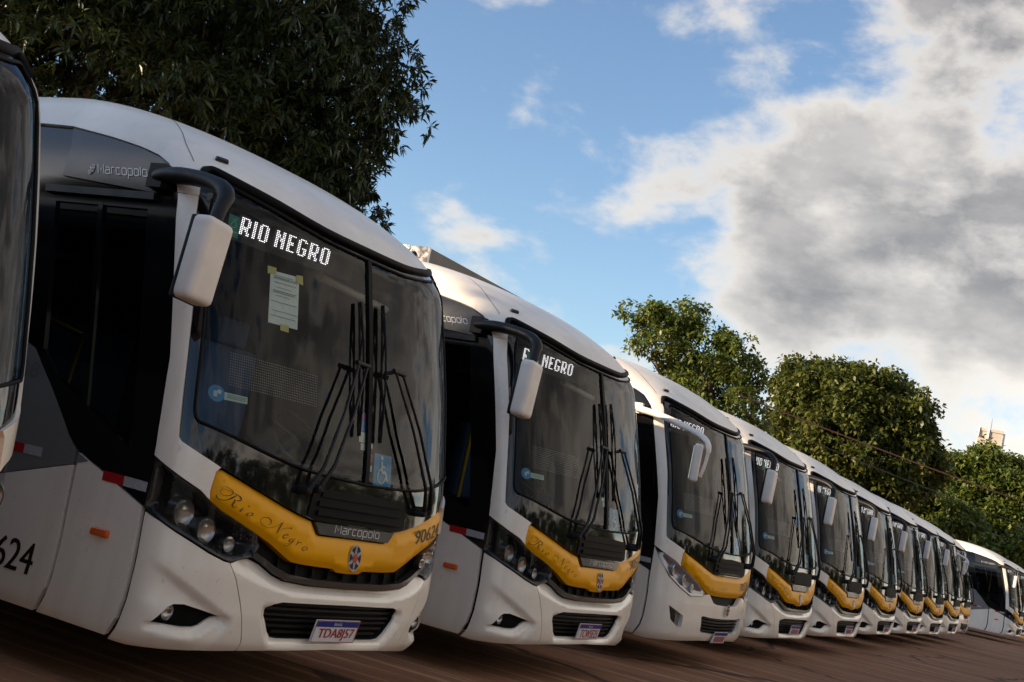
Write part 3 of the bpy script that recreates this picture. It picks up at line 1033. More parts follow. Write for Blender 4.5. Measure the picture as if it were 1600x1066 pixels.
        x0 = -2.545 if sgn < 0 else 2.345
        onS('model_lettering', (V, T), 'model_text', sgp, .0085, mp=lambda x, y, x0=x0: (x0 + x + y * .25, 1.455 + y + .0 * x))
        # amber marker, reflectors
        c = SP(np.array([sgn * 1.672]), np.array([.758]), .012)[0]
        bevel_box('side_marker_lamp', c, (.03, .125, .042), 'amber', root, r=.012)
        rr = panel('reflector_strip', [(sgn * 1.735, 1.012), (sgn * 1.58, 1.010), (sgn * 1.58, 1.060), (sgn * 1.735, 1.062)], 'red_reflector', root, off=.009, skirt=.006, res=.1)
        panel('reflector_strip', [(sgn * 1.58, 1.010), (sgn * 1.42, 1.007), (sgn * 1.42, 1.056), (sgn * 1.58, 1.060)], 'white_reflector', root, off=.009, skirt=.006, res=.1)
        panel('reflector_strip', [(sgn * 2.50, 1.05), (sgn * 2.36, 1.05), (sgn * 2.36, 1.10), (sgn * 2.50, 1.10)], 'red_reflector', root, off=.009, skirt=.006, res=.1)
        panel('reflector_strip', [(sgn * 2.36, 1.05), (sgn * 2.22, 1.05), (sgn * 2.22, 1.10), (sgn * 2.36, 1.10)], 'white_reflector', root, off=.009, skirt=.006, res=.1)
        # wheels
        for yy, dual in ((3.15, 0), (8.9, 1)):
            mb = MB()
            mb.lathe([(.28, .13), (.40, .145), (.47, .12), (.49, .06), (.49, -.06), (.47, -.12), (.40, -.145), (.28, -.13)], (sgn * (1.06 if not dual else .98), yy, .49), (1, 0, 0), 28)
            w = mb.build('wheel', 'tyre', root, 40)
            mb = MB()
            mb.lathe([(.285, .10), (.27, .06), (.17, .03), (.15, .09), (.0005, .10)], (sgn * (1.06 if not dual else .98), yy, .49), (sgn, 0, 0), 24)
            mb.build('rim', 'rim', w, 40)
            sc = SE + yy - .5
            ar = [(-sc - .62 * math.cos(math.pi * i / 14), max(.286, .36 + .62 * math.sin(math.pi * i / 14))) for i in range(15)]
            panel('wheel_arch', f(ar), 'black_plastic', root, off=.012, skirt=.02, res=.2)
    # rear wall and core
    rv = [tuple(S0(np.array([-13.5]), np.array([b_]))[0]) for b_ in np.linspace(.285, 5.29, 40)]
    rv = rv + [(-x, y, z) for x, y, z in reversed(rv)]
    mk('rear_panel', rv, [tuple(range(len(rv)))], 'white_paint', root)
    core = [(-1.47, 1.30), (-1.47, .29), (1.47, .29), (1.47, 1.30)]
    panel('front_structure', core, 'black_rubber', root, off=-.10, skirt=0, res=.09)
    for sgn in (-1, 1):
        cs = [(sgn * 1.30, .30), (sgn * 1.30, 1.2), (sgn * 12.4, 1.2), (sgn * 12.4, .30)]
        panel('side_structure', cs, 'black_rubber', root, off=-.04, skirt=0, res=.3, sgrid=sgn * np.array([1.33, 1.36, 1.4, 1.44, 1.6, 2., 4., 8.]))
    mb = MB()
    mb.box((0, 6.2, .50), (2.2, 11.3, .36))
    mb.build('chassis', 'black_rubber', root)
    # cab
    mb = MB()
    x0, x1, y0, y1, z0, z1 = -1.13, 1.13, .62, 11.6, .75, 2.68
    c8 = [(x, y, z) for x in (x0, x1) for y in (y0, y1) for z in (z0, z1)]
    mb.add(c8, [(2, 6, 4, 0), (6, 2, 3, 7)])
    mb.add([(x0, 1.25, z1), (x1, 1.25, z1), (x1, y1, z1), (x0, y1, z1)], [(0, 3, 2, 1)])
    mb.add([(x1, y0, z0), (x1, y1, z0), (x1, y1, z1), (x1, y0 + .45, z1)], [(0, 3, 2, 1)])
    mb.add([(x0, 2.75, z0), (x0, y1, z0), (x0, y1, z1), (x0, 2.75, z1)], [(0, 1, 2, 3)])
    cab = mb.build('cabin_interior', 'interior', root)
    db = [[(a, SP(np.array([a]), np.array([1.28]), -.05)[0][1], 1.24) for a in np.linspace(-1.1, 1.1, 13)],
          [(a, SP(np.array([a]), np.array([1.28]), -.05)[0][1] + .22, 1.30) for a in np.linspace(-1.1, 1.1, 13)],
          [(a, 1.02, 1.27) for a in np.linspace(-1.1, 1.1, 13)], [(a, 1.04, .78) for a in np.linspace(-1.1, 1.1, 13)]]
    vv = [q for r_ in db for q in r_]
    mk('dashboard', vv, [(i * 13 + j, i * 13 + j + 1, i * 13 + 14 + j, i * 13 + 13 + j) for i in range(3) for j in range(12)], 'dashboard', cab, 40)
    mb = MB()
    ax = np.array((0, -.75, .66))
    e1 = np.array((1., 0, 0))
    e2 = np.cross(ax, e1)
    ct = np.array((.55, 1.12, 1.43))
    mb.tube([ct + .23 * (e1 * math.cos(q) + e2 * math.sin(q)) for q in np.linspace(0, 2 * math.pi, 25)], .017, 8, False)
    for q in (.5, 2.6, 4.7):
        mb.tube([ct, ct + .23 * (e1 * math.cos(q) + e2 * math.sin(q))], .015, 6)
    mb.tube([ct, ct - ax * .3], .03, 8)
    mb.build('steering_wheel', 'black_plastic', cab, 50)
    st = bevel_box('driver_seat', (.55, 1.62, 1.22), (.52, .50, .14), 'seat_blue', cab, r=.05)
    bevel_box('seat_back', (.55, 1.88, 1.60), (.50, .13, .72), 'seat_blue', st, r=.05)
    bevel_box('headrest', (.55, 1.90, 2.06), (.28, .10, .18), 'seat_blue', st, r=.04)
    for sx in (-.62, .62):
        for yy in (3.4, 4.3, 5.2):
            q = bevel_box('passenger_seat', (sx, yy, 1.55), (.95, .14, .85), 'seat_blue', cab, r=.05)
    mb = MB()
    mb.tube([(-.55, 1.25, .78), (-.55, 1.25, 2.70)], .018, 8)
    mb.tube([(-1.02, 1.55, .80), (-1.02, 1.50, 1.75), (-.98, 1.9, 1.82), (-.98, 2.3, 1.8), (-.98, 2.35, .8)], .018, 8)
    mb.build('handrail', 'rail_yellow', cab, 50)
    mb = MB()
    mb.tube([(.02, .80, 2.42), (.98, .98, 2.42)], .026, 10)
    mb.build('roller_blind', 'blind', cab, 50)
    # destination sign
    a0 = np.array((-.80, .815, 2.515))
    a1 = np.array((.10, .640, 2.515))
    ex = (a1 - a0) / np.linalg.norm(a1 - a0)
    nn = np.cross(ex, (0, 0, 1.))
    R_ = np.stack([ex, nn, (0, 0, 1.)], 1)
    mb = MB()
    mb.box((a0 + a1) / 2 - nn * .03, (np.linalg.norm(a1 - a0) + .04, .05, .17), R_)
    sb = mb.build('destination_sign', 'interior', root)
    dots = []
    x = .068
    ht = .100
    p = ht / 10
    txt = [('R', 0), ('I', 0), ('O', 1), ('N', 0), ('E', 0), ('G', 0), ('R', 0), ('O', 0)]
    for ch, sp in txt:
        g = LETTERS[ch]
        for r_, row in enumerate(g):
            for c_, bit in enumerate(row):
                if bit == '1':
                    dots.append(disc2d(x + c_ * .0118, .052 - r_ * p, .0041, .0032, 6))
        x += len(g[0]) * .0118 + .0185 + sp * .032
    V, F = join2d(dots)
    sg_ = mk('sign_lettering', [a0 + ex * q[0] + np.array((0, 0, 1)) * q[1] + nn * .003 for q in V], [f[::-1] if np.dot(np.cross(ex, (0, 0, 1)), nn) < 0 else f for f in F], 'led', sb)
    sg_['kind'] = 'stuff'
    # sun screen dots inside the glass
    V = []
    dd = []
    for i in range(46):
        for j in range(13):
            dd.append(disc2d(-1.045 + i * .0132, 1.625 + j * .0135, .0028, .0028, 4))
    V, F = join2d(dd)
    onS('perforated_screen', (V, F), 'led_off', root, -.02, mp=lambda x_, y_: (x_, y_))['kind'] = 'stuff'
    # stickers
    sq = lambda nm, q, m, par, off=-.006: onS(nm, (np.array(q), [(0, 1, 2), (0, 2, 3)]), m, par, off)
    g_ = sq('green_sticker', [(-1.096, 2.512), (-1.033, 2.505), (-1.040, 2.385), (-1.098, 2.395)] if not old else [(-.05, 2.36), (.0, 2.36), (.0, 2.26), (-.05, 2.26)], 'sticker_green', root)
    if not old:
        onS('sticker_mark', stroke2d([(-1.048, 2.495), (-1.072, 2.47), (-1.085, 2.45), (-1.070, 2.438), (-1.055, 2.45), (-1.060, 2.475), (-1.075, 2.485)], [.006] * 7, 4), 'sticker_green_light', g_, -.004)
        sq('sticker_mark', [(-1.09, 2.424), (-1.043, 2.420), (-1.043, 2.408), (-1.09, 2.412)], 'sticker_green_light', g_, -.004)
    b_ = onS('round_sticker', disc2d(-1.118, 1.563, .045, .042, 22), 'sticker_blue', root, -.006)
    onS('sticker_mark', join2d([rect2d(-1.135, 1.545, -1.115, 1.575), disc2d(-1.104, 1.573, .012, .012, 10)]), 'sticker_white', b_, -.004)
    w_ = sq('label_sticker', [(-1.076, 1.578), (-.942, 1.578), (-.942, 1.543), (-1.076, 1.540)], 'sticker_white', root)
    onS('sticker_print', join2d([rect2d(-1.06, 1.568 - k * .008, -.95, 1.571 - k * .008, 2) for k in range(3)]), 'sticker_green_light', w_, -.004)
    wc = sq('wheelchair_sticker', [(.083, 1.446), (.260, 1.446), (.268, 1.262), (.083, 1.256)], 'sticker_blue', root)
    onS('wheelchair_symbol', join2d([disc2d(.157, 1.425, .013, .012, 12), stroke2d([(.157, 1.405), (.160, 1.372), (.162, 1.345), (.195, 1.345), (.208, 1.322), (.218, 1.300)], [.017] * 6, 3),
                                     stroke2d([(.163, 1.378), (.188, 1.376)], [.012, .012], 1),
                                     stroke2d([(.148, 1.362), (.128, 1.345), (.120, 1.318), (.132, 1.292), (.160, 1.280), (.186, 1.292), (.196, 1.316)], [.010] * 7, 4)]), 'sticker_white', wc, -.004)
    for nm, q, m in (('purple_sticker', (-.062, 1.612, -.006, 1.655), 'sticker_purple'), ('blue_sticker', (-.066, 1.548, -.008, 1.610), 'sticker_blue_dark'),
                     ('notice_sticker', (-.076, 1.488, -.014, 1.546), 'sticker_white'), ('notice_sticker', (-.058, 1.446, -.018, 1.484), 'sticker_white'),
                     ('notice_sticker', (.030, 1.466, .058, 1.496), 'sticker_white'), ('red_sticker', (.030, 1.385, .060, 1.432), 'sticker_red'),
                     ('notice_sticker', (.030, 1.335, .058, 1.368), 'sticker_white')):
        onS(nm, rect2d(*q, 1), m, root, -.006)
    # wiper pair
    def pt(s, v, off):
        return SP(np.array([s]), np.array([v]), off)[0]
    for piv, head, bl in ((((-.535, 1.165), (-.455, 1.185)), (-.150, 1.905), ((-.128, 2.265), (-.120, 1.51))),
                          (((.60, 1.150), (.672, 1.165)), (.215, 1.925), ((.105, 2.30), (.085, 1.50)))):
        mb = MB()
        sd = 1 if piv[0][0] < 0 else -1
        hs = [(head[0] - .040, head[1] - .004), (head[0] + .040, head[1] - .008)]
        for q, h_ in zip(piv, hs):
            k1 = np.array(q) * .82 + np.array(h_) * .18
            mb.tube([pt(q[0], q[1], .055), pt(k1[0], k1[1], .085), pt((k1[0] + h_[0]) / 2, (k1[1] + h_[1]) / 2, .085), pt(h_[0], h_[1], .065)], [.015, .0105, .009, .008], 8)
            mb.lathe([(.0005, .07), (.018, .065), (.024, .05), (.026, -.02)], pt(q[0], q[1], 0.), frame(np.array([q[0]]), np.array([q[1]]))[0], 12)
        mb.tube([pt(hs[0][0] - .02, hs[0][1], .062), pt(hs[1][0] + .02, hs[1][1], .062)], .015, 8)
        wp = mb.build('wiper', 'black_plastic', root, 50)
        mb = MB()
        mb.tube([pt(head[0], head[1], .06), pt((bl[0][0] + bl[1][0]) / 2, (bl[0][1] + bl[1][1]) / 2, .045)], .012, 6)
        n_ = 12
        ln = [(bl[0][0] + (bl[1][0] - bl[0][0]) * i / n_, bl[0][1] + (bl[1][1] - bl[0][1]) * i / n_) for i in range(n_ + 1)]
        mb.tube([pt(a, c, .018) for a, c in ln], .007, 6)
        mb.tube([pt(a, c, .030 + .018 * math.sin(math.pi * i / n_)) for i, (a, c) in enumerate(ln)], .006, 6)
        for i in (3, 9):
            mb.tube([pt(*ln[i - 2], .02), pt(ln[i][0], ln[i][1], .04), pt(*ln[i + 2], .02)], .006, 6)
        mb.build('wiper_blade', 'black_rubber', wp, 50)
        cw = 'x'
def cowl(root):
    panel('cowl', [(-.46, 1.040), (-.44, 1.185), (0, 1.20), (.44, 1.185), (.46, 1.040), (.38, 1.020), (-.38, 1.020)], 'black_rubber', root, off=.008, skirt=.02, res=.06)
    if True:
        pass
    """black slatted cowl between glass and yellow band"""
    for k, (vv, hw) in enumerate(((1.165, .38), (1.115, .40), (1.065, .40))):
        panel('cowl_slat', [(-hw, vv - .016), (hw, vv - .016), (hw * .985, vv + .010), (-hw * .985, vv + .010)], 'black_rubber', root, off=.016 + .004 * k, skirt=.03, res=.07)
def mirror(root, sgn, old=False):
    m = lambda p: (p[0] * sgn, p[1], p[2])
    if sgn < 0:         # driver's side: a short arm behind the front corner
        mb = MB()
        pts = spline([(1.20, 1.36, 2.34), (1.27, 1.31, 2.34), (1.34, 1.24, 2.29), (1.365, 1.21, 2.20), (1.37, 1.20, 2.12)], 4)
        mb.tube(pts, list(np.linspace(.034, .026, len(pts))), 8, True, .8)
        mt_ = 'white_plastic' if old else 'black_plastic'
        a = mb.build('mirror_arm', mt_, root, 50)
        c = np.array((1.37, 1.20, 1.99))
        R_ = np.array(Matrix.Rotation(rad(-20), 3, 'Z'))
        bevel_box('mirror_housing', c, (.16, .09, .30), mt_, a, r=.03, seg=3, R=R_, taper=.96)
        mb = MB()
        mb.box(c + R_ @ np.array((0, .0465, 0)), (.12, .004, .25), R_)
        mb.build('mirror_glass', 'chrome', a)
        return
    if not old:
        mb = MB()
        pts = spline([m(p) for p in ((-1.19, 1.03, 2.625), (-1.255, .95, 2.63), (-1.28, .80, 2.632), (-1.30, .60, 2.615), (-1.33, .42, 2.575), (-1.375, .325, 2.515), (-1.42, .300, 2.44), (-1.438, .295, 2.36))], 4)
        rr = np.interp(np.linspace(0, 1, len(pts)), [0, .12, .3, .6, .8, 1], [.034, .042, .056, .050, .041, .035])
        mb.tube(pts, list(rr), 10, True, .8)
        bc = np.array(m((-1.228, .96, 2.628)))
        mb.box(bc, (.10, .11, .13))
        a = mb.build('mirror_arm', 'black_plastic', root, 50)
        R_ = Matrix.Rotation(rad(4) * sgn, 3, 'Y')
        R_ = np.array(Matrix.Rotation(rad(4) * sgn, 3, 'Z') @ R_)
        c = np.array(m((-1.455, .295, 2.165)))
        h = bevel_box('mirror_housing', c, (.20, .125, .425), 'white_plastic', a, r=.042, seg=4, R=R_, taper=.97)
        bevel_box('mirror_back', c + R_ @ np.array((0, .052, -.004)), (.196, .030, .420), 'black_plastic', a, r=.012, R=R_, taper=.97)
        mb = MB()
        mb.box(c + R_ @ np.array((0, .0715, 0)), (.155, .004, .37), R_)
        mb.build('mirror_glass', 'chrome', a)
    else:
        mb = MB()
        pts = spline([m(p) for p in ((-1.19, 1.05, 2.555), (-1.30, .95, 2.55), (-1.36, .62, 2.50), (-1.43, .30, 2.415), (-1.49, .10, 2.345), (-1.52, .02, 2.28), (-1.53, .0, 2.20))], 4)
        mb.tube(pts, list(np.interp(np.linspace(0, 1, len(pts)), [0, .2, .6, 1], [.03, .05, .042, .024])), 10, True, .75)
        mb.tube([m(p) for p in ((-1.53, .0, 2.24), (-1.535, .01, 2.08), (-1.53, .04, 1.95))], .018, 8)
        mb.box(m((-1.235, .99, 2.56)), (.10, .14, .11))
        a = mb.build('mirror_arm', 'white_plastic', root, 50)
        R_ = np.array(Matrix.Rotation(rad(22) * sgn, 3, 'Z'))
        c = np.array(m((-1.58, .09, 2.075)))
        bevel_box('mirror_housing', c, (.20, .09, .38), 'white_plastic', a, r=.032, seg=4, R=R_, taper=.95)
        mb = MB()
        mb.box(c + R_ @ np.array((0, .047, 0)), (.16, .004, .33), R_)
        mb.build('mirror_glass', 'chrome', a)
def number_front(root, par, txt, s0, s1, v0, slope, h, off):
    V, T = text2d(txt)
    V = V * np.array(((s1 - s0) / V[:, 0].max(), h / V[:, 1].max()))
    V2 = V + (.004, 0)
    onS('fleet_number', join2d([(V, T), (V2, T)]), 'ink', par, off, mp=lambda x, y: (s0 + x, v0 + slope * max(0, x - .05) + y))
def front_new(root):
    y_in = lambda q: .055 if q[1] > np.interp(abs(q[0]), [0, .35, .5, .84, 1.06], [.90, .92, .97, 1.06, 1.15]) and abs(q[0]) > .33 else (.012 if abs(q[0]) < .335 and q[1] > .9 else .024)
    yb = raised('yellow_band', sym(YELLOW), 'yellow_paint', root, y_in, .030, off=-.024, res=.04, skirt=.05)
    bg_ = panel('badge_plate', [(-.378, 1.010), (-.325, .948), (.325, .948), (.378, 1.010)], 'badge_grey', root, off=-.002, skirt=.05, res=.08)
    onS('badge_lettering', logo2d(.42, .046, .15), 'badge_text', bg_, .001, mp=lambda x, y: (-.205 + x, .966 + y))
    emblem_parts(flat_frame(.008, .843, .010), yb, .118, .150)
    lett = []
    for st in SCRIPT:
        P = [(a, c) for a, c, w in st]
        lett.append(stroke2d(P, [w / 8 * .0043 for a, c, w in st], 5))
    onS('script_lettering', join2d(lett), 'ink', yb, .0085)
    panel('upper_grille', sym([(0, .90), (-.70, .90), (-.80, .86), (-.80, .79), (-.713, .755), (-.614, .706), (-.525, .68), (0, .665)]), 'black_rubber', root, off=-.07, skirt=0, res=.08)
    tr = TRIM + [(-.80, .815), (-.725, .80), (-.62, .752), (-.53, .722), (-.33, .706), (0, .702)]
    panel('grille_trim', TRIM + [(-.80, .82), (-.74, .80), (-.63, .752), (-.53, .722), (-.33, .706), (0, .702)][:6] + [(-a, c) for a, c in [(0, .702), (-.33, .706), (-.53, .722), (-.63, .752), (-.74, .80), (-.80, .82)][1:]] + [(-a, c) for a, c in reversed(TRIM[1:])],
          'housing', root, off=.006, skirt=.05, res=.045)
    for k in range(9):
        sx = -.56 + k * .14
        panel('grille_rib', [(sx - .006, .71), (sx + .006, .71), (sx + .006, .80), (sx - .006, .80)], 'black_rubber', root, off=-.045, skirt=.03, res=.2)
    cn = panel('bumper_centre', sym(CENTRE), 'white_paint', root, holes=[sym(GRILLE)], disp=bumper_disp, skirt=.014, res=.018)
    wall('grille_surround', sym(GRILLE), 'black_plastic', root, -.012, -.09, bumper_disp)
    gp = panel('lower_grille', sym([(0, .59), (-.60, .585), (-.64, .53), (-.52, .35), (0, .345)]), 'black_rubber', root, off=-.085, skirt=0, res=.06)
    for vv in (.394, .428, .462, .496, .530, .556):
        hw = np.interp(vv, [.37, .41, .49, .535, .56], [.44, .53, .60, .612, .575]) - .012
        panel('grille_slat', [(-hw, vv - .008), (hw, vv - .008), (hw, vv + .007), (-hw, vv + .007)], 'black_plastic', root, off=-.058, skirt=.025, res=.07)
    for sgn in (-1, 1):
        f = (lambda p: p) if sgn < 0 else mir
        panel('bumper_corner', f(CORNER), 'white_paint', root, holes=[f(FOG)], disp=bumper_disp, skirt=.014, res=.018)
        wall('fog_lamp_surround', f(FOG), 'black_plastic', root, -.012, -.085, bumper_disp)
        fr_ = [(FOGP.mean(0) + (np.array(q) - FOGP.mean(0)) * 1.1) for q in FOG]
        fr_ = [tuple(q) for q in fr_]
        fp = panel('fog_lamp_recess', f(fr_), 'black_rubber', root, off=-.072, skirt=0, res=.05)
        lamp('fog_lamp', sgn * 1.172, .450, .040, root, off=-.045, ringm='black_plastic')
        hs = panel('headlamp_housing', f(HOUSE), 'housing', root, off=.004, disp=recess(f(HOUSE), .095, .075), skirt=.04, res=.024)
        panel('headlamp_cover', f(HOUSE), 'lens_glass', hs, off=.0065, skirt=0, res=.04)
        for s_, v_, r_ in ((1.196, .944, .066), (1.060, .879, .061), (.918, .832, .039)):
            lamp('headlamp', sgn * s_, v_, r_, hs, off=-.034)
def front_old(root):
    half = [(0, 1.008), (-.384, 1.010), (-.478, 1.026), (-.607, 1.057), (-.84, 1.126), (-1.035, 1.188), (-1.058, 1.180), (-1.058, 1.05), (-.80, .925), (-.62, .85), (-.50, .808), (-.34, .792), (0, .786)]
    yb = raised('yellow_band', sym(half), 'yellow_paint', root, lambda q: .04 if q[1] > .95 and abs(q[0]) < 1.0 else .022, .03, off=-.02, res=.045, skirt=.05)
    onS('script_lettering', join2d([stroke2d([(a, c) for a, c, w in st], [w / 8 * .0038 for a, c, w in st], 4) for st in SCRIPT]), 'ink', yb, .0125,
        mp=lambda a, c: (-.52 + (a + 1.05) * .75, .865 + (c - (.98 + (a + .74) * -.45)) * .62))
    number_front(root, yb, '70524', .38, .72, .872, .12, .085, .0125)
    panel('upper_grille', sym([(0, .80), (-.52, .83), (-.56, .80), (-.40, .70), (-.28, .683), (0, .68)]), 'black_rubber', root, off=-.06, skirt=0, res=.06)
    body = [(0, .695), (-.28, .70), (-.38, .715), (-.50, .80), (-.60, .79), (-.90, .752), (-1.08, .83), (-1.22, .92), (-1.36, 1.12), (-1.40, 1.18), (-1.408, .918), (-1.41, .268), (-1.3, .262), (-1.1, .275), (-.5, .308), (0, .318)]
    og = [(0, .555), (-.40, .560), (-.58, .572), (-.615, .56), (-.57, .42), (-.52, .395), (0, .372)]
    ofog = [(-1.17, .633), (-1.09, .600), (-.955, .552), (-.945, .43), (-.985, .418), (-1.10, .480), (-1.125, .50)]
    sb_ = sym(body)
    panel('bumper', sb_, 'white_paint', root, holes=[sym(og), ofog, mir(ofog)], skirt=.05, res=.04, off=.004)
    panel('lower_grille', sym([(0, .58), (-.62, .59), (-.64, .55), (-.55, .37), (0, .355)]), 'black_rubber', root, off=-.07, skirt=0, res=.06)
    for k, vv in enumerate((.405, .44, .475, .51, .54)):
        hw = np.interp(vv, [.37, .42, .56], [.50, .555, .60])
        xs = np.linspace(-hw, hw, 9)
        lo = [(x, vv - .009 + .02 * (abs(x) / .6) ** 2) for x in xs]
        panel('grille_slat', lo + [(x, y + .017) for x, y in reversed(lo)], 'black_plastic', root, off=-.025, skirt=.03, res=.08)
    emblem_parts(flat_frame(0, .655, .03), root, .10, .13)
    pod = [(-1.36, 1.135), (-1.30, 1.138), (-1.04, 1.016), (-.82, .915), (-.62, .805), (-.66, .772), (-.89, .756), (-1.06, .825), (-1.2, .912), (-1.31, 1.04)]
    for sgn in (-1, 1):
        f = (lambda p: p) if sgn < 0 else mir
        hs = panel('headlamp_housing', f(pod), 'silver', root, off=.012, disp=recess(f(pod), .035, .07), skirt=.05, res=.03)
        for s_, v_, r_ in ((1.15, .984, .056), (1.0, .903, .052), (.855, .828, .046)):
            lamp('headlamp', sgn * s_, v_, r_, hs, off=-.005, ringm='silver')
        panel('fog_lamp_recess', f(ofog), 'silver', root, off=-.045, skirt=0, res=.03)
        panel('fog_lamp', f([(-1.15, .615), (-1.06, .578), (-1.045, .46), (-1.09, .485)]), 'charcoal', root, off=-.012, skirt=.03, res=.05)
        panel('cheek', f([(-1.402, 1.19), (-1.322, 1.152), (-1.232, 1.107), (-1.145, 1.068), (-1.085, 1.026), (-1.06, 1.04), (-.80, .918), (-.63, .815), (-.80, .92), (-1.04, 1.03), (-1.30, 1.146)][:6] + [(-1.062, 1.05), (-1.09, 1.07), (-1.2, 1.10)][:0] + [(-1.08, 1.02), (-1.30, 1.135), (-1.36, 1.128)]), 'black_plastic', root, off=.0, skirt=.02, res=.06)
    panel('badge_plate', [(-.36, 1.075), (-.34, 1.03), (.34, 1.03), (.36, 1.075)], 'black_plastic', root, off=.012, skirt=.05, res=.08)
    onS('badge_lettering', logo2d(.36, .03, .15), 'badge_grey', root, .015, mp=lambda x, y: (-.18 + x, 1.04 + y))
    plate(root, flat_frame(-.03, .362, .022), None)

BUS_RZ = -0.0698
def place(o, x, y, rz=BUS_RZ):
    o.location = (x, y, 0)
    o.rotation_euler = (0, 0, rz)
    return o
GROUP = 'buses parked side by side in the yard'
def side_number(root, txt):
    V, T = text2d(txt)
    V = V * np.array((.52 / V[:, 0].max(), .165 / V[:, 1].max()))
    onS('side_number', join2d([(V, T), (V + (.006, 0), T)]), 'ink', root, .0085, mp=lambda x, y: (-2.63 + x, .446 + y))

# the newer model: one is built, the others are copies of it and of its parts
proto = empty('bus')
common(proto)
front_new(proto)
cowl(proto)
mirror(proto, 1)
mirror(proto, -1)
protoB = empty('bus')
common(protoB, True)
front_old(protoB)
cowl(protoB)
mirror(protoB, 1, True)
mirror(protoB, -1, True)
NEW = [
    (-3.74, -.10, BUS_RZ, None, None, 'white bus whose far windshield edge stands beside the bus with the taped paper'),
    (0, 0, BUS_RZ, 'TDA8J57', '90624', 'white bus with yellow band numbered 90624 and a paper taped inside its windshield'),
    (3.739, -.032, BUS_RZ, 'TCW5E25', '90577', 'white bus with yellow band and licence plate reading TCW5E25'),
    (11.154, -.029, BUS_RZ, None, None, 'white bus with yellow band just beyond the bus with the white mirror arm'),
    (14.945, -.032, BUS_RZ - .006, None, None, 'white bus with yellow band, second beyond the bus with the white mirror arm'),
    (19.105, .053, BUS_RZ + .008, None, None, 'white bus with yellow band, third beyond the bus with the white mirror arm'),
    (22.896, .066, BUS_RZ - .004, None, None, 'white bus with yellow band, fourth beyond the bus with the white mirror arm'),
    (25.747, -.036, BUS_RZ, None, None, 'white bus with yellow band, fifth beyond the bus with the white mirror arm'),
    (29.358, -.023, BUS_RZ + .007, None, None, 'white bus with yellow band, sixth beyond the bus with the white mirror arm'),
    (44.0, -.65, BUS_RZ, None, None, 'white bus turned to show its dark door and sunlit roof below the round tree'),
    (50.0, -.7, BUS_RZ, None, None, 'white bus behind the turned bus with the dark door, mostly out of sight'),
]
copies = [copy_tree(proto) for _ in NEW[1:]]
for (x, y, rz, pl, num, lab), root in zip(NEW, [proto] + copies):
    place(root, x, y, rz)
    plate(root, flat_frame(-.027, .431, .004), pl)
    if num:
        yb = [c for c in root.children if c.name.startswith('yellow_band')][0]
        number_front(root, yb, num, .63, 1.02, .962, .19, .085, .0085)
        side_number(root, num)
    tag(root, lab, 'bus', GROUP)
place(protoB, 7.60, -.03)
tag(protoB, 'older white bus with silver headlamp pods and a white mirror arm', 'bus', GROUP)
ob = copy_tree(protoB)
place(ob, 33.1, .1)
tag(ob, 'older white bus with silver headlamp pods at the row end beside the turned bus', 'bus', GROUP)

# paper notice taped inside the first windshield
pn = empty('paper_notice')
place(pn, 0, 0)
tag(pn, 'pale green printed sheet held by yellow tape inside the bus windshield', 'paper')
def quadS(nm, q, m, off, par):
    return onS(nm, (np.array(q), [(0, 1, 2), (0, 2, 3)]), m, par, off)
quadS('sheet', [(-.832, 1.996), (-.624, 2.003), (-.615, 2.293), (-.823, 2.280)], 'paper', -.012, pn)
pv = lambda a, c: (-.832 + .009 * c + .208 * a, 1.996 + .007 * a + .286 * c)
ls = []
for c, w0, w1, th in ((.92, .12, .80, .004), (.885, .12, .92, .006), (.865, .10, .95, .004), (.79, .15, .9, .005), (.70, .2, .75, .004), (.63, .1, .9, .007), (.60, .1, .85, .006), (.54, .2, .7, .004), (.42, .05, .95, .005), (.25, .1, .95, .004), (.15, .06, .9, .005)):
    ls.append((np.array([pv(w0, c), pv(w1, c), pv(w1, c + th * 2), pv(w0, c + th * 2)]), [(0, 1, 2), (0, 2, 3)]))
onS('print', join2d(ls), 'ink_grey', pn, -.0105)
for q in ([(-.845, 2.298), (-.785, 2.300), (-.785, 2.270), (-.845, 2.255)], [(-.640, 2.300), (-.590, 2.306), (-.588, 2.255), (-.640, 2.260)], [(-.750, 2.008), (-.690, 2.008), (-.690, 1.972), (-.750, 1.972)]):
    quadS('tape', q, 'tape', -.009, pn)
# ------------------------------------------------------------------ ground
g = mk('ground', [(-400, -400, 0), (700, -400, 0), (700, 500, 0), (-400, 500, 0)], [(0, 1, 2, 3)], 'lot_asphalt')
tag(g, kind='structure')

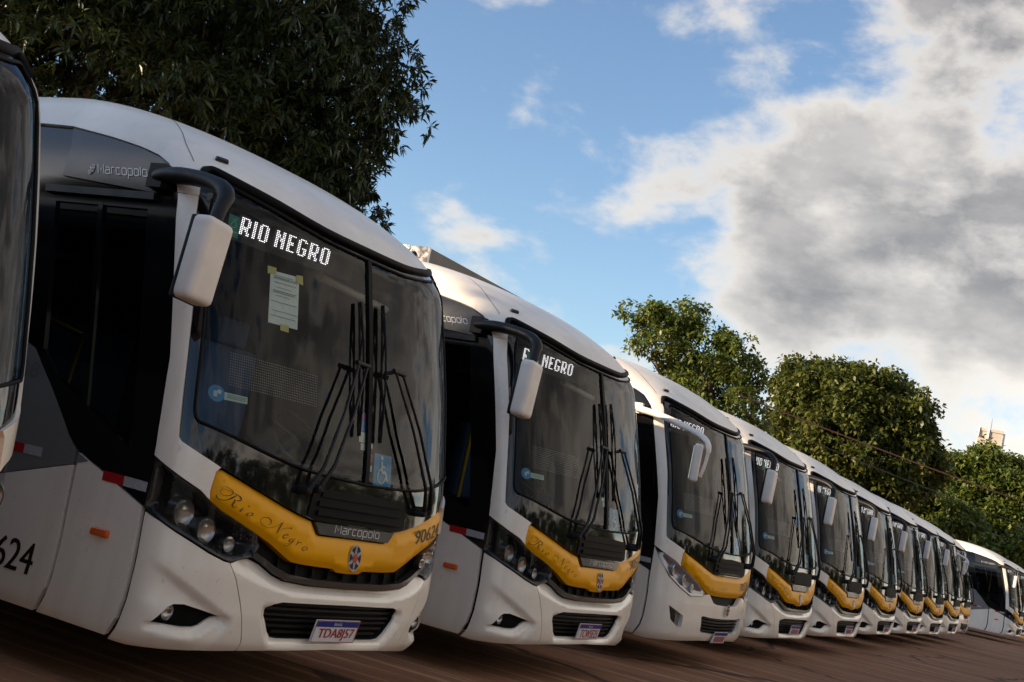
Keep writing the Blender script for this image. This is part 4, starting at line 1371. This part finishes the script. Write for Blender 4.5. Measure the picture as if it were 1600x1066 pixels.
# ------------------------------------------------------------------ trees
rng = np.random.default_rng(11)
def leaf_mesh(name, pos, out, size, width, per, droop, m, parent, jitter=.5):
    """clusters of bent leaves: pos (n,3) centres, out (n,3) outward directions"""
    n = len(pos)
    k = n * per
    P = np.repeat(pos, per, 0)
    O_ = np.repeat(out, per, 0)
    d = O_ * .55 + rng.normal(size=(k, 3)) * .75
    d[:, 2] -= droop * rng.random(k)
    d /= np.linalg.norm(d, axis=1, keepdims=True)
    up = rng.normal(size=(k, 3)) * .5 + (0, 0, 1)
    a = np.cross(d, up)
    a /= np.linalg.norm(a, axis=1, keepdims=True) + 1e-9
    L_ = (size * (.65 + .7 * rng.random(k)))[:, None]
    wv = L_ * width
    P = P + rng.normal(size=(k, 3)) * size * jitter
    sag = np.array((0, 0, -1.)) * L_ * .18
    mid = P + d * L_ * .5
    tip = P + d * L_ + sag
    V = np.stack([P, mid - a * wv, tip, mid + a * wv], 1).reshape(-1, 3)
    me = bpy.data.meshes.new(name)
    me.vertices.add(k * 4)
    me.vertices.foreach_set('co', V.astype(np.float32).ravel())
    me.loops.add(k * 6)
    me.polygons.add(k * 2)
    b_ = (np.arange(k) * 4)[:, None]
    me.loops.foreach_set('vertex_index', (b_ + np.array([0, 1, 2, 0, 2, 3])).astype(np.int32).ravel())
    me.polygons.foreach_set('loop_start', (np.arange(k * 2) * 3).astype(np.int32))
    me.update(calc_edges=True)
    return link(name, me, m, parent)
def crown_points(lobes, n, shell=.55, clump=8):
    """leaf-cluster centres gathered in clumps over the lobes of a crown"""
    lob = np.array(lobes, float)
    wgt = lob[:, 3] * lob[:, 4] + lob[:, 4] * lob[:, 5] + lob[:, 3] * lob[:, 5]
    m = max(40, n // clump)
    idx = rng.choice(len(lob), m, p=wgt / wgt.sum())
    d = rng.normal(size=(m, 3))
    d /= np.linalg.norm(d, axis=1, keepdims=True)
    r = shell + (1 - shell) * rng.random(m) ** .45
    r *= 1 + .10 * np.sin(d[:, 0] * 7 + idx) * np.cos(d[:, 2] * 6 + d[:, 1] * 5) + .06 * rng.normal(size=m)
    cen = lob[idx, :3] + d * r[:, None] * lob[idx, 3:]
    nb = np.zeros(m, bool)
    for q in range(len(lob)):       # thin out what is deep inside another lobe
        e_ = (cen - lob[q, :3]) / lob[q, 3:]
        nb |= (idx != q) & ((e_ ** 2).sum(1) < .36)
    keep = ~nb | (rng.random(m) < .25)
    cen, d, rl = cen[keep], d[keep], lob[idx, 3:][keep].mean(1)
    k = rng.integers(0, len(cen), n)
    e_ = rng.normal(size=(n, 3))
    e_ /= np.linalg.norm(e_, axis=1, keepdims=True)
    e_ = e_ + d[k] * .45 + (0, 0, .35)
    e_ /= np.linalg.norm(e_, axis=1, keepdims=True)
    rc = (.22 + .14 * rng.random(len(cen)))[k] * rl[k]
    pos = cen[k] + e_ * (rc * (.55 + .45 * rng.random(n)))[:, None] * (1, 1, .75)
    return pos, e_
def trunk(parent, base, top, r0, limbs, m='bark'):
    mb = MB()
    base = np.array(base, float)
    top = np.array(top, float)
    pts = spline([base, base + (top - base) * .35 + rng.normal(size=3) * (.15, .15, 0), base + (top - base) * .7 + rng.normal(size=3) * (.2, .2, 0), top], 4)
    mb.tube(pts, list(np.interp(np.linspace(0, 1, len(pts)), [0, .06, .3, 1], [r0 * 1.5, r0 * 1.1, r0 * .9, r0 * .4])), 10)
    for k, e_ in enumerate(limbs):
        e_ = np.array(e_, float)
        st = base + (top - base) * (.45 + .5 * ((k * .37) % 1))
        md = (st + e_) / 2 + np.array((0, 0, -.12)) * np.linalg.norm(e_ - st) * .5 + rng.normal(size=3) * .25
        ps = spline([st, md, e_], 5)
        mb.tube(ps, list(np.linspace(r0 * .42, r0 * .07, len(ps))), 7)
        for j in range(4):
            s2 = np.array(ps[4 + j])
            e2 = s2 + (e_ - st) * .18 + rng.normal(size=3) * np.linalg.norm(e_ - st) * .12
            mb.tube(spline([s2, (s2 + e2) / 2 + rng.normal(size=3) * .12, e2], 3), list(np.linspace(r0 * .16, r0 * .03, 7)), 5)
    return mb.build('trunk', m, parent, 60)
def tree(name, label, base, lobes, n, size, width, per, droop, leaf, r0, group=None, shell=.55, jitter=.5, trunk_top=None):
    base = np.array((base[0], base[1], 0.))
    root = empty(name, tuple(base))
    L_ = [(np.array(q) - (base[0], base[1], 0, 0, 0, 0)) for q in lobes]
    c = np.array(L_)[:, :3].mean(0)
    top = np.array(trunk_top if trunk_top is not None else (c[0] * .6, c[1] * .6, c[2] * .95))
    trunk(root, (0, 0, -.1), top, r0, [q[:3] for q in L_])
    pos, d = crown_points(L_, n, shell)
    leaf_mesh('crown', pos, d, size, width, per, droop, leaf, root, jitter)
    tag(root, label, 'tree', group)
    return root
TG = 'trees beyond the parked buses'
def lobes_from(cx, cy, specs):
    return [(cx + a, cy + b_, z, rx, ry, rz) for a, b_, z, rx, ry, rz in specs]
# directions square to the view, for laying crowns out
VR = np.array((0.4518, -0.884))
def lob(c, right, deep, z, rx, ry, rz):
    f = np.array((.884, .4518))
    p = np.array(c) + VR * right + f * deep
    return (p[0], p[1], z, rx, ry, rz)
# big mango tree behind the near buses
mc = np.array((13.2, 18.2))
ml = [lob(mc, 0, 0, 8.8, 5.2, 5.2, 3.8), lob(mc, 3.6, -1.0, 9.0, 3.4, 3.4, 3.0), lob(mc, 3.2, 0, 11.4, 3.2, 3.2, 3.0), lob(mc, -4.5, -1, 8.6, 4.4, 4.4, 3.6), lob(mc, -3, 0, 12.2, 5, 5, 3.8),
      lob(mc, 1.5, -2.5, 7.6, 3.2, 3.2, 2.4), lob(mc, -1.5, -3.4, 9.2, 3.4, 3.4, 2.8), lob(mc, 3.4, 1, 6.9, 3.6, 3.2, 2.4), lob(mc, 1.4, -1.5, 11.2, 3.6, 3.6, 3.2), lob(mc, -7.5, 0, 9.5, 4, 4, 4), lob(mc, 5.0, .4, 7.4, 2.3, 2.3, 2.2), lob(mc, 5.3, .2, 9.3, 1.9, 1.9, 1.9), lob(mc, 4.6, .2, 5.8, 2.0, 2.0, 1.6),
      lob(mc, -1, 2, 8, 6, 5, 4)]
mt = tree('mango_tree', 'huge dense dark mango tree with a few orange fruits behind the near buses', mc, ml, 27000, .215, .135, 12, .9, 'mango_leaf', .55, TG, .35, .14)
mrel = np.array(ml)[:, :3] - (mc[0], mc[1], 0)
for px, py, dist in ((312, 77, 26.0), (333, 150, 26.0), (571, 235, 30), (530, 226, 29)):
    p = at(px, py, dist) - np.array((mc[0], mc[1], 0))
    mb = MB()
    mb.lathe([(.0005, .075), (.035, .065), (.055, .025), (.058, -.01), (.045, -.05), (.02, -.072), (.0005, -.075)], p, (.1, .1, 1), 12)
    mb.tube([p + (0, 0, .07), p + (.02, .02, .35)], .008, 5)
    mb.build('fruit', 'fruit', mt, 60)
# neighbour that shades the first two buses, outside the frame
sc_ = np.array((-12.2, 14.4))
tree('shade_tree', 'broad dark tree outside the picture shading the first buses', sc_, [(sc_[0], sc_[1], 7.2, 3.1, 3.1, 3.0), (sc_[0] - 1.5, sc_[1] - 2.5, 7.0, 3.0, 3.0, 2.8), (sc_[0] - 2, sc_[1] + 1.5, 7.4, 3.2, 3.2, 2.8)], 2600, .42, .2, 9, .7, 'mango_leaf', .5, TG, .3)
# trees along the other side of the yard, seen only mirrored in the glass
YE = ['broad tree at the near end of the opposite edge of the yard', 'tree opposite the bus with the taped paper, across the yard', 'tree across the yard opposite the bus with plate TCW5E25',
      'tree across the yard opposite the middle of the bus row', 'tree across the yard opposite the far buses of the row', 'tree across the yard opposite the turned bus', 'tree where the opposite edge of the yard bends', 'tall tree standing just past the bend of the yard edge', 'tall tree second past the bend of the yard edge', 'tall tree third past the bend of the yard edge', 'last tall tree past the bend of the yard edge']
for k, (x_, y_, h_) in enumerate(((-16, -33, 8.5), (-4, -35, 9.5), (8, -33, 8.0), (20, -36, 9.5), (33, -34, 8.5), (46, -36, 9.5), (60, -34, 9.0), (84, -16, 13), (98, -22, 15), (116, -28, 15), (138, -38, 16))):
    tree('yard_edge_tree', YE[k], (x_, y_), [(x_ + 3.6 * math.cos(w + k), y_ + 3 * math.sin(w + k), h_ * (.52 + .13 * math.cos(w * 2)), 3.9, 3.6, h_ * .34) for w in (0, 1.6, 3.1, 4.7)] + [(x_, y_, h_ * .68, 3.8, 3.8, h_ * .32)],
         900, .55, .3, 8, .5, 'mango_leaf', .35, 'trees along the opposite edge of the yard', .4)
# trees further along
def px_tree(name, label, px, dist, specs, n, size, leaf, r0, per=9, width=.24, shell=.5, droop=.5):
    b_ = at(px, 900, dist)
    f = (b_ - CAM)[:2]
    f = f / np.linalg.norm(f)
    r_ = np.array((f[1], -f[0]))
    ls_ = []
    for (qx, qy, dd, rx, rz) in specs:      # photo pixel of the lobe centre, offset in depth, radii
        q = at(qx, qy, dist + dd)
        ls_.append((q[0], q[1], q[2], rx, rx, rz))
    return tree(name, label, b_[:2], ls_, n, size, width, per, droop, leaf, r0, TG, shell)
px_tree('broad_tree', 'airy light green tree with bare twigs behind the bus with the white mirror arm', 1075, 60,
        [(1010, 515, 0, 1.55, 1.15), (1060, 500, .5, 1.4, .9), (1100, 545, -.5, 1.7, 1.1), (1150, 565, 0, 1.35, 1.1), (1120, 610, 0, 2.1, 1.3), (1050, 560, 1, 1.1, .8), (1085, 590, .5, 1.5, 1.1), (1168, 590, .5, .8, .8), (1130, 665, 1, 1.9, 1.4)], 2500, .22, 'light_leaf', .26, per=9, width=.28, shell=.35)
px_tree('round_tree', 'dense rounded olive green tree, second beyond the airy one', 1325, 74,
        [(1270, 640, 0, 2.4, 2.0), (1265, 605, 0, 2.0, 1.3), (1330, 630, -1, 2.2, 1.9), (1385, 650, 0, 2.3, 2.1), (1252, 700, 0, 1.7, 1.8), (1310, 700, -1.5, 2.6, 2.2), (1390, 720, 0, 2.6, 2.4), (1430, 715, .5, 1.3, 1.8), (1330, 770, 0, 3.0, 2.0), (1290, 596, 0, 1.3, .9)], 9000, .30, 'olive_leaf', .4, per=9, width=.28, shell=.5)
px_tree('round_tree', 'dense rounded deep green tree below the far tower', 1535, 92,
        [(1535, 760, 0, 2.9, 2.3), (1495, 770, 0, 2.2, 1.9), (1590, 775, 0, 2.8, 2.2), (1550, 735, 0, 1.9, 1.3), (1510, 820, -1, 2.9, 2.2), (1575, 830, -1, 3.0, 2.3), (1640, 800, 0, 3, 2.6), (1540, 880, -1, 3.4, 2.2), (1600, 880, 0, 3, 2.4)], 9000, .33, 'deep_leaf', .4, per=9, width=.28, shell=.5)
px_tree('low_tree', 'low yellow green tree filling the gap between the two rounded trees', 1450, 84,
        [(1440, 800, 0, 2.2, 1.5), (1400, 790, 0, 2.2, 1.6), (1470, 830, 0, 2.4, 1.7), (1360, 770, 1, 2.2, 1.6), (1430, 850, 0, 3, 1.8)], 4200, .30, 'light_leaf', .2, per=9, width=.28, shell=.45)
px_tree('low_tree', 'low dark tree behind the bonnet end of the turned bus', 1600, 70,
        [(1600, 880, 0, 2.2, 1.2), (1640, 890, 0, 2.4, 1.4), (1560, 890, 0, 2.2, 1.1)], 1800, .30, 'deep_leaf', .2, per=9, width=.28, shell=.45)

# ------------------------------------------------------------------ metal canopy with a sign end
cv = empty('metal_canopy', (0, 0, 0))
c0 = at(672, 389, 36.0)
X0, Y0, ZT = c0[0], c0[1], c0[2]
XL, YL, ZB = 8.0, 9.0, c0[2] - 1.55
mb = MB()
mb.box((X0 + XL / 2, Y0 + YL / 2, ZT - .15), (XL - .06, YL - .06, .3))
mb.build('roof', 'galvanised', cv)
mb = MB()
mb.box((X0 + XL / 2, Y0 + .02, ZT - .22), (XL, .12, .46))
mb.build('fascia_cap', 'galvanised', cv)
rb = None
me = None
nr = int(XL / .16)
for k in range(nr):
    if rb is None:
        q = MB()
        q.add([(0, 0, 0), (.05, -.05, 0), (.10, -.05, 0), (.15, 0, 0), (.16, 0, 0), (0, 0, 1.1), (.05, -.05, 1.1), (.10, -.05, 1.1), (.15, 0, 1.1), (.16, 0, 1.1)], [(i, i + 1, i + 6, i + 5) for i in range(4)])
        rb = q.build('corrugated_rib', 'galvanised', cv)
    else:
        c_ = rb.copy()
        COL.objects.link(c_)
        rb_ = c_
    (rb if k == 0 else rb_).location = (X0 + .02 + k * .16, Y0 + .05, ZB)
mb = MB()
mb.box((X0 - .05, Y0 + YL / 2, ZT - .75), (.10, YL + .1, 1.55))
sp = mb.build('end_sign', 'sign_white', cv)
q = []
for (cy_, r_, a0, a1) in ((Y0 + 1.05, .42, -1.9, 1.9),):
    pts = [(cy_ - r_ * math.cos(w), ZT - .72 + r_ * math.sin(w)) for w in np.linspace(a0, a1, 20)]
    q.append(stroke2d(pts, [.05 + .26 * math.sin(math.pi * i / 19) for i in range(20)], 1))
V, F = join2d(q)
mk('sign_logo', [(X0 - .104, a, c) for a, c in V], F, 'sign_red', sp)
for xx in (1.0, 7.0):
    for yy in (1.0, YL - 1):
        mb = MB()
        mb.box((X0 + xx, Y0 + yy, (ZT - .3) / 2), (.3, .3, ZT - .3))
        mb.build('column', 'steel_grey', cv)
tag(cv, 'grey corrugated metal canopy with a white and red sign end behind the second bus', 'canopy')

# ------------------------------------------------------------------ far tower block
tb = at(1545, 690, 250)
tw = empty('tower_block', (tb[0], tb[1], 0), rad(8))
zt = at(1547, 676, 250)[2]
zl = at(1515, 704, 250)[2]
def bx(nm, c, s, m, par, R=None):
    q_ = MB()
    q_.box(c, s, R)
    return q_.build(nm, m, par)
bx('lift_shaft', (0, 0, zt / 2 + 6), (4.4, 4.2, zt - 12), 'cream_wall', tw)
bx('parapet', (0, 0, zt + .1), (4.7, 4.5, .5), 'cream_wall', tw)
bx('main_block', (4.0, 2.2, zl / 2 - .8), (10, 13.5, zl - 1.6), 'concrete', tw)
bx('roof_parapet', (4.0, 2.2, zl - 1.2), (10.3, 13.8, .5), 'concrete', tw)
for dx, dy, dz in ((-2.45, 2.1, -.4), (-2.45, .4, -.6), (-1.6, -2.4, -.9), (.6, -2.5, -1.6), (1.6, -2.5, -1.2)):
    bx('antenna_panel', (dx, dy, zt + dz), (.22, .3, 1.7), 'sign_white', tw)
q_ = MB()
q_.tube([(0, 0, zt), (0, 0, zt + 2.6)], [.09, .03], 6)
q_.build('mast', 'steel_grey', tw)
for k in range(3):
    bx('window', (-2.22, .3, zt - 4.5 - k * 3.2), (.08, 1.0, 1.2), 'charcoal', tw)
tag(tw, 'pale tower block top with antennas above the deep green tree', 'building')

# ------------------------------------------------------------------ overhead cables
def cable(label, a, b_, r, m, sag):
    a = np.array(a)
    b_ = np.array(b_)
    ps = [a + (b_ - a) * q_ - np.array((0, 0, sag * 4 * q_ * (1 - q_))) for q_ in np.linspace(0, 1, 24)]
    m_ = MB()
    m_.tube(ps, r, 6)
    o = m_.build('overhead_cable', m, None, 60)
    tag(o, label, 'cable', 'overhead cables in front of the far trees')
cable('rusty red overhead cable crossing in front of the rounded trees', at(1150, 615, 50), at(1680, 812, 62), .028, 'cable_red', .10)
cable('thin dark overhead cable hanging below the red one', at(1150, 640, 50.4), at(1680, 850, 62.4), .016, 'cable_black', .12)
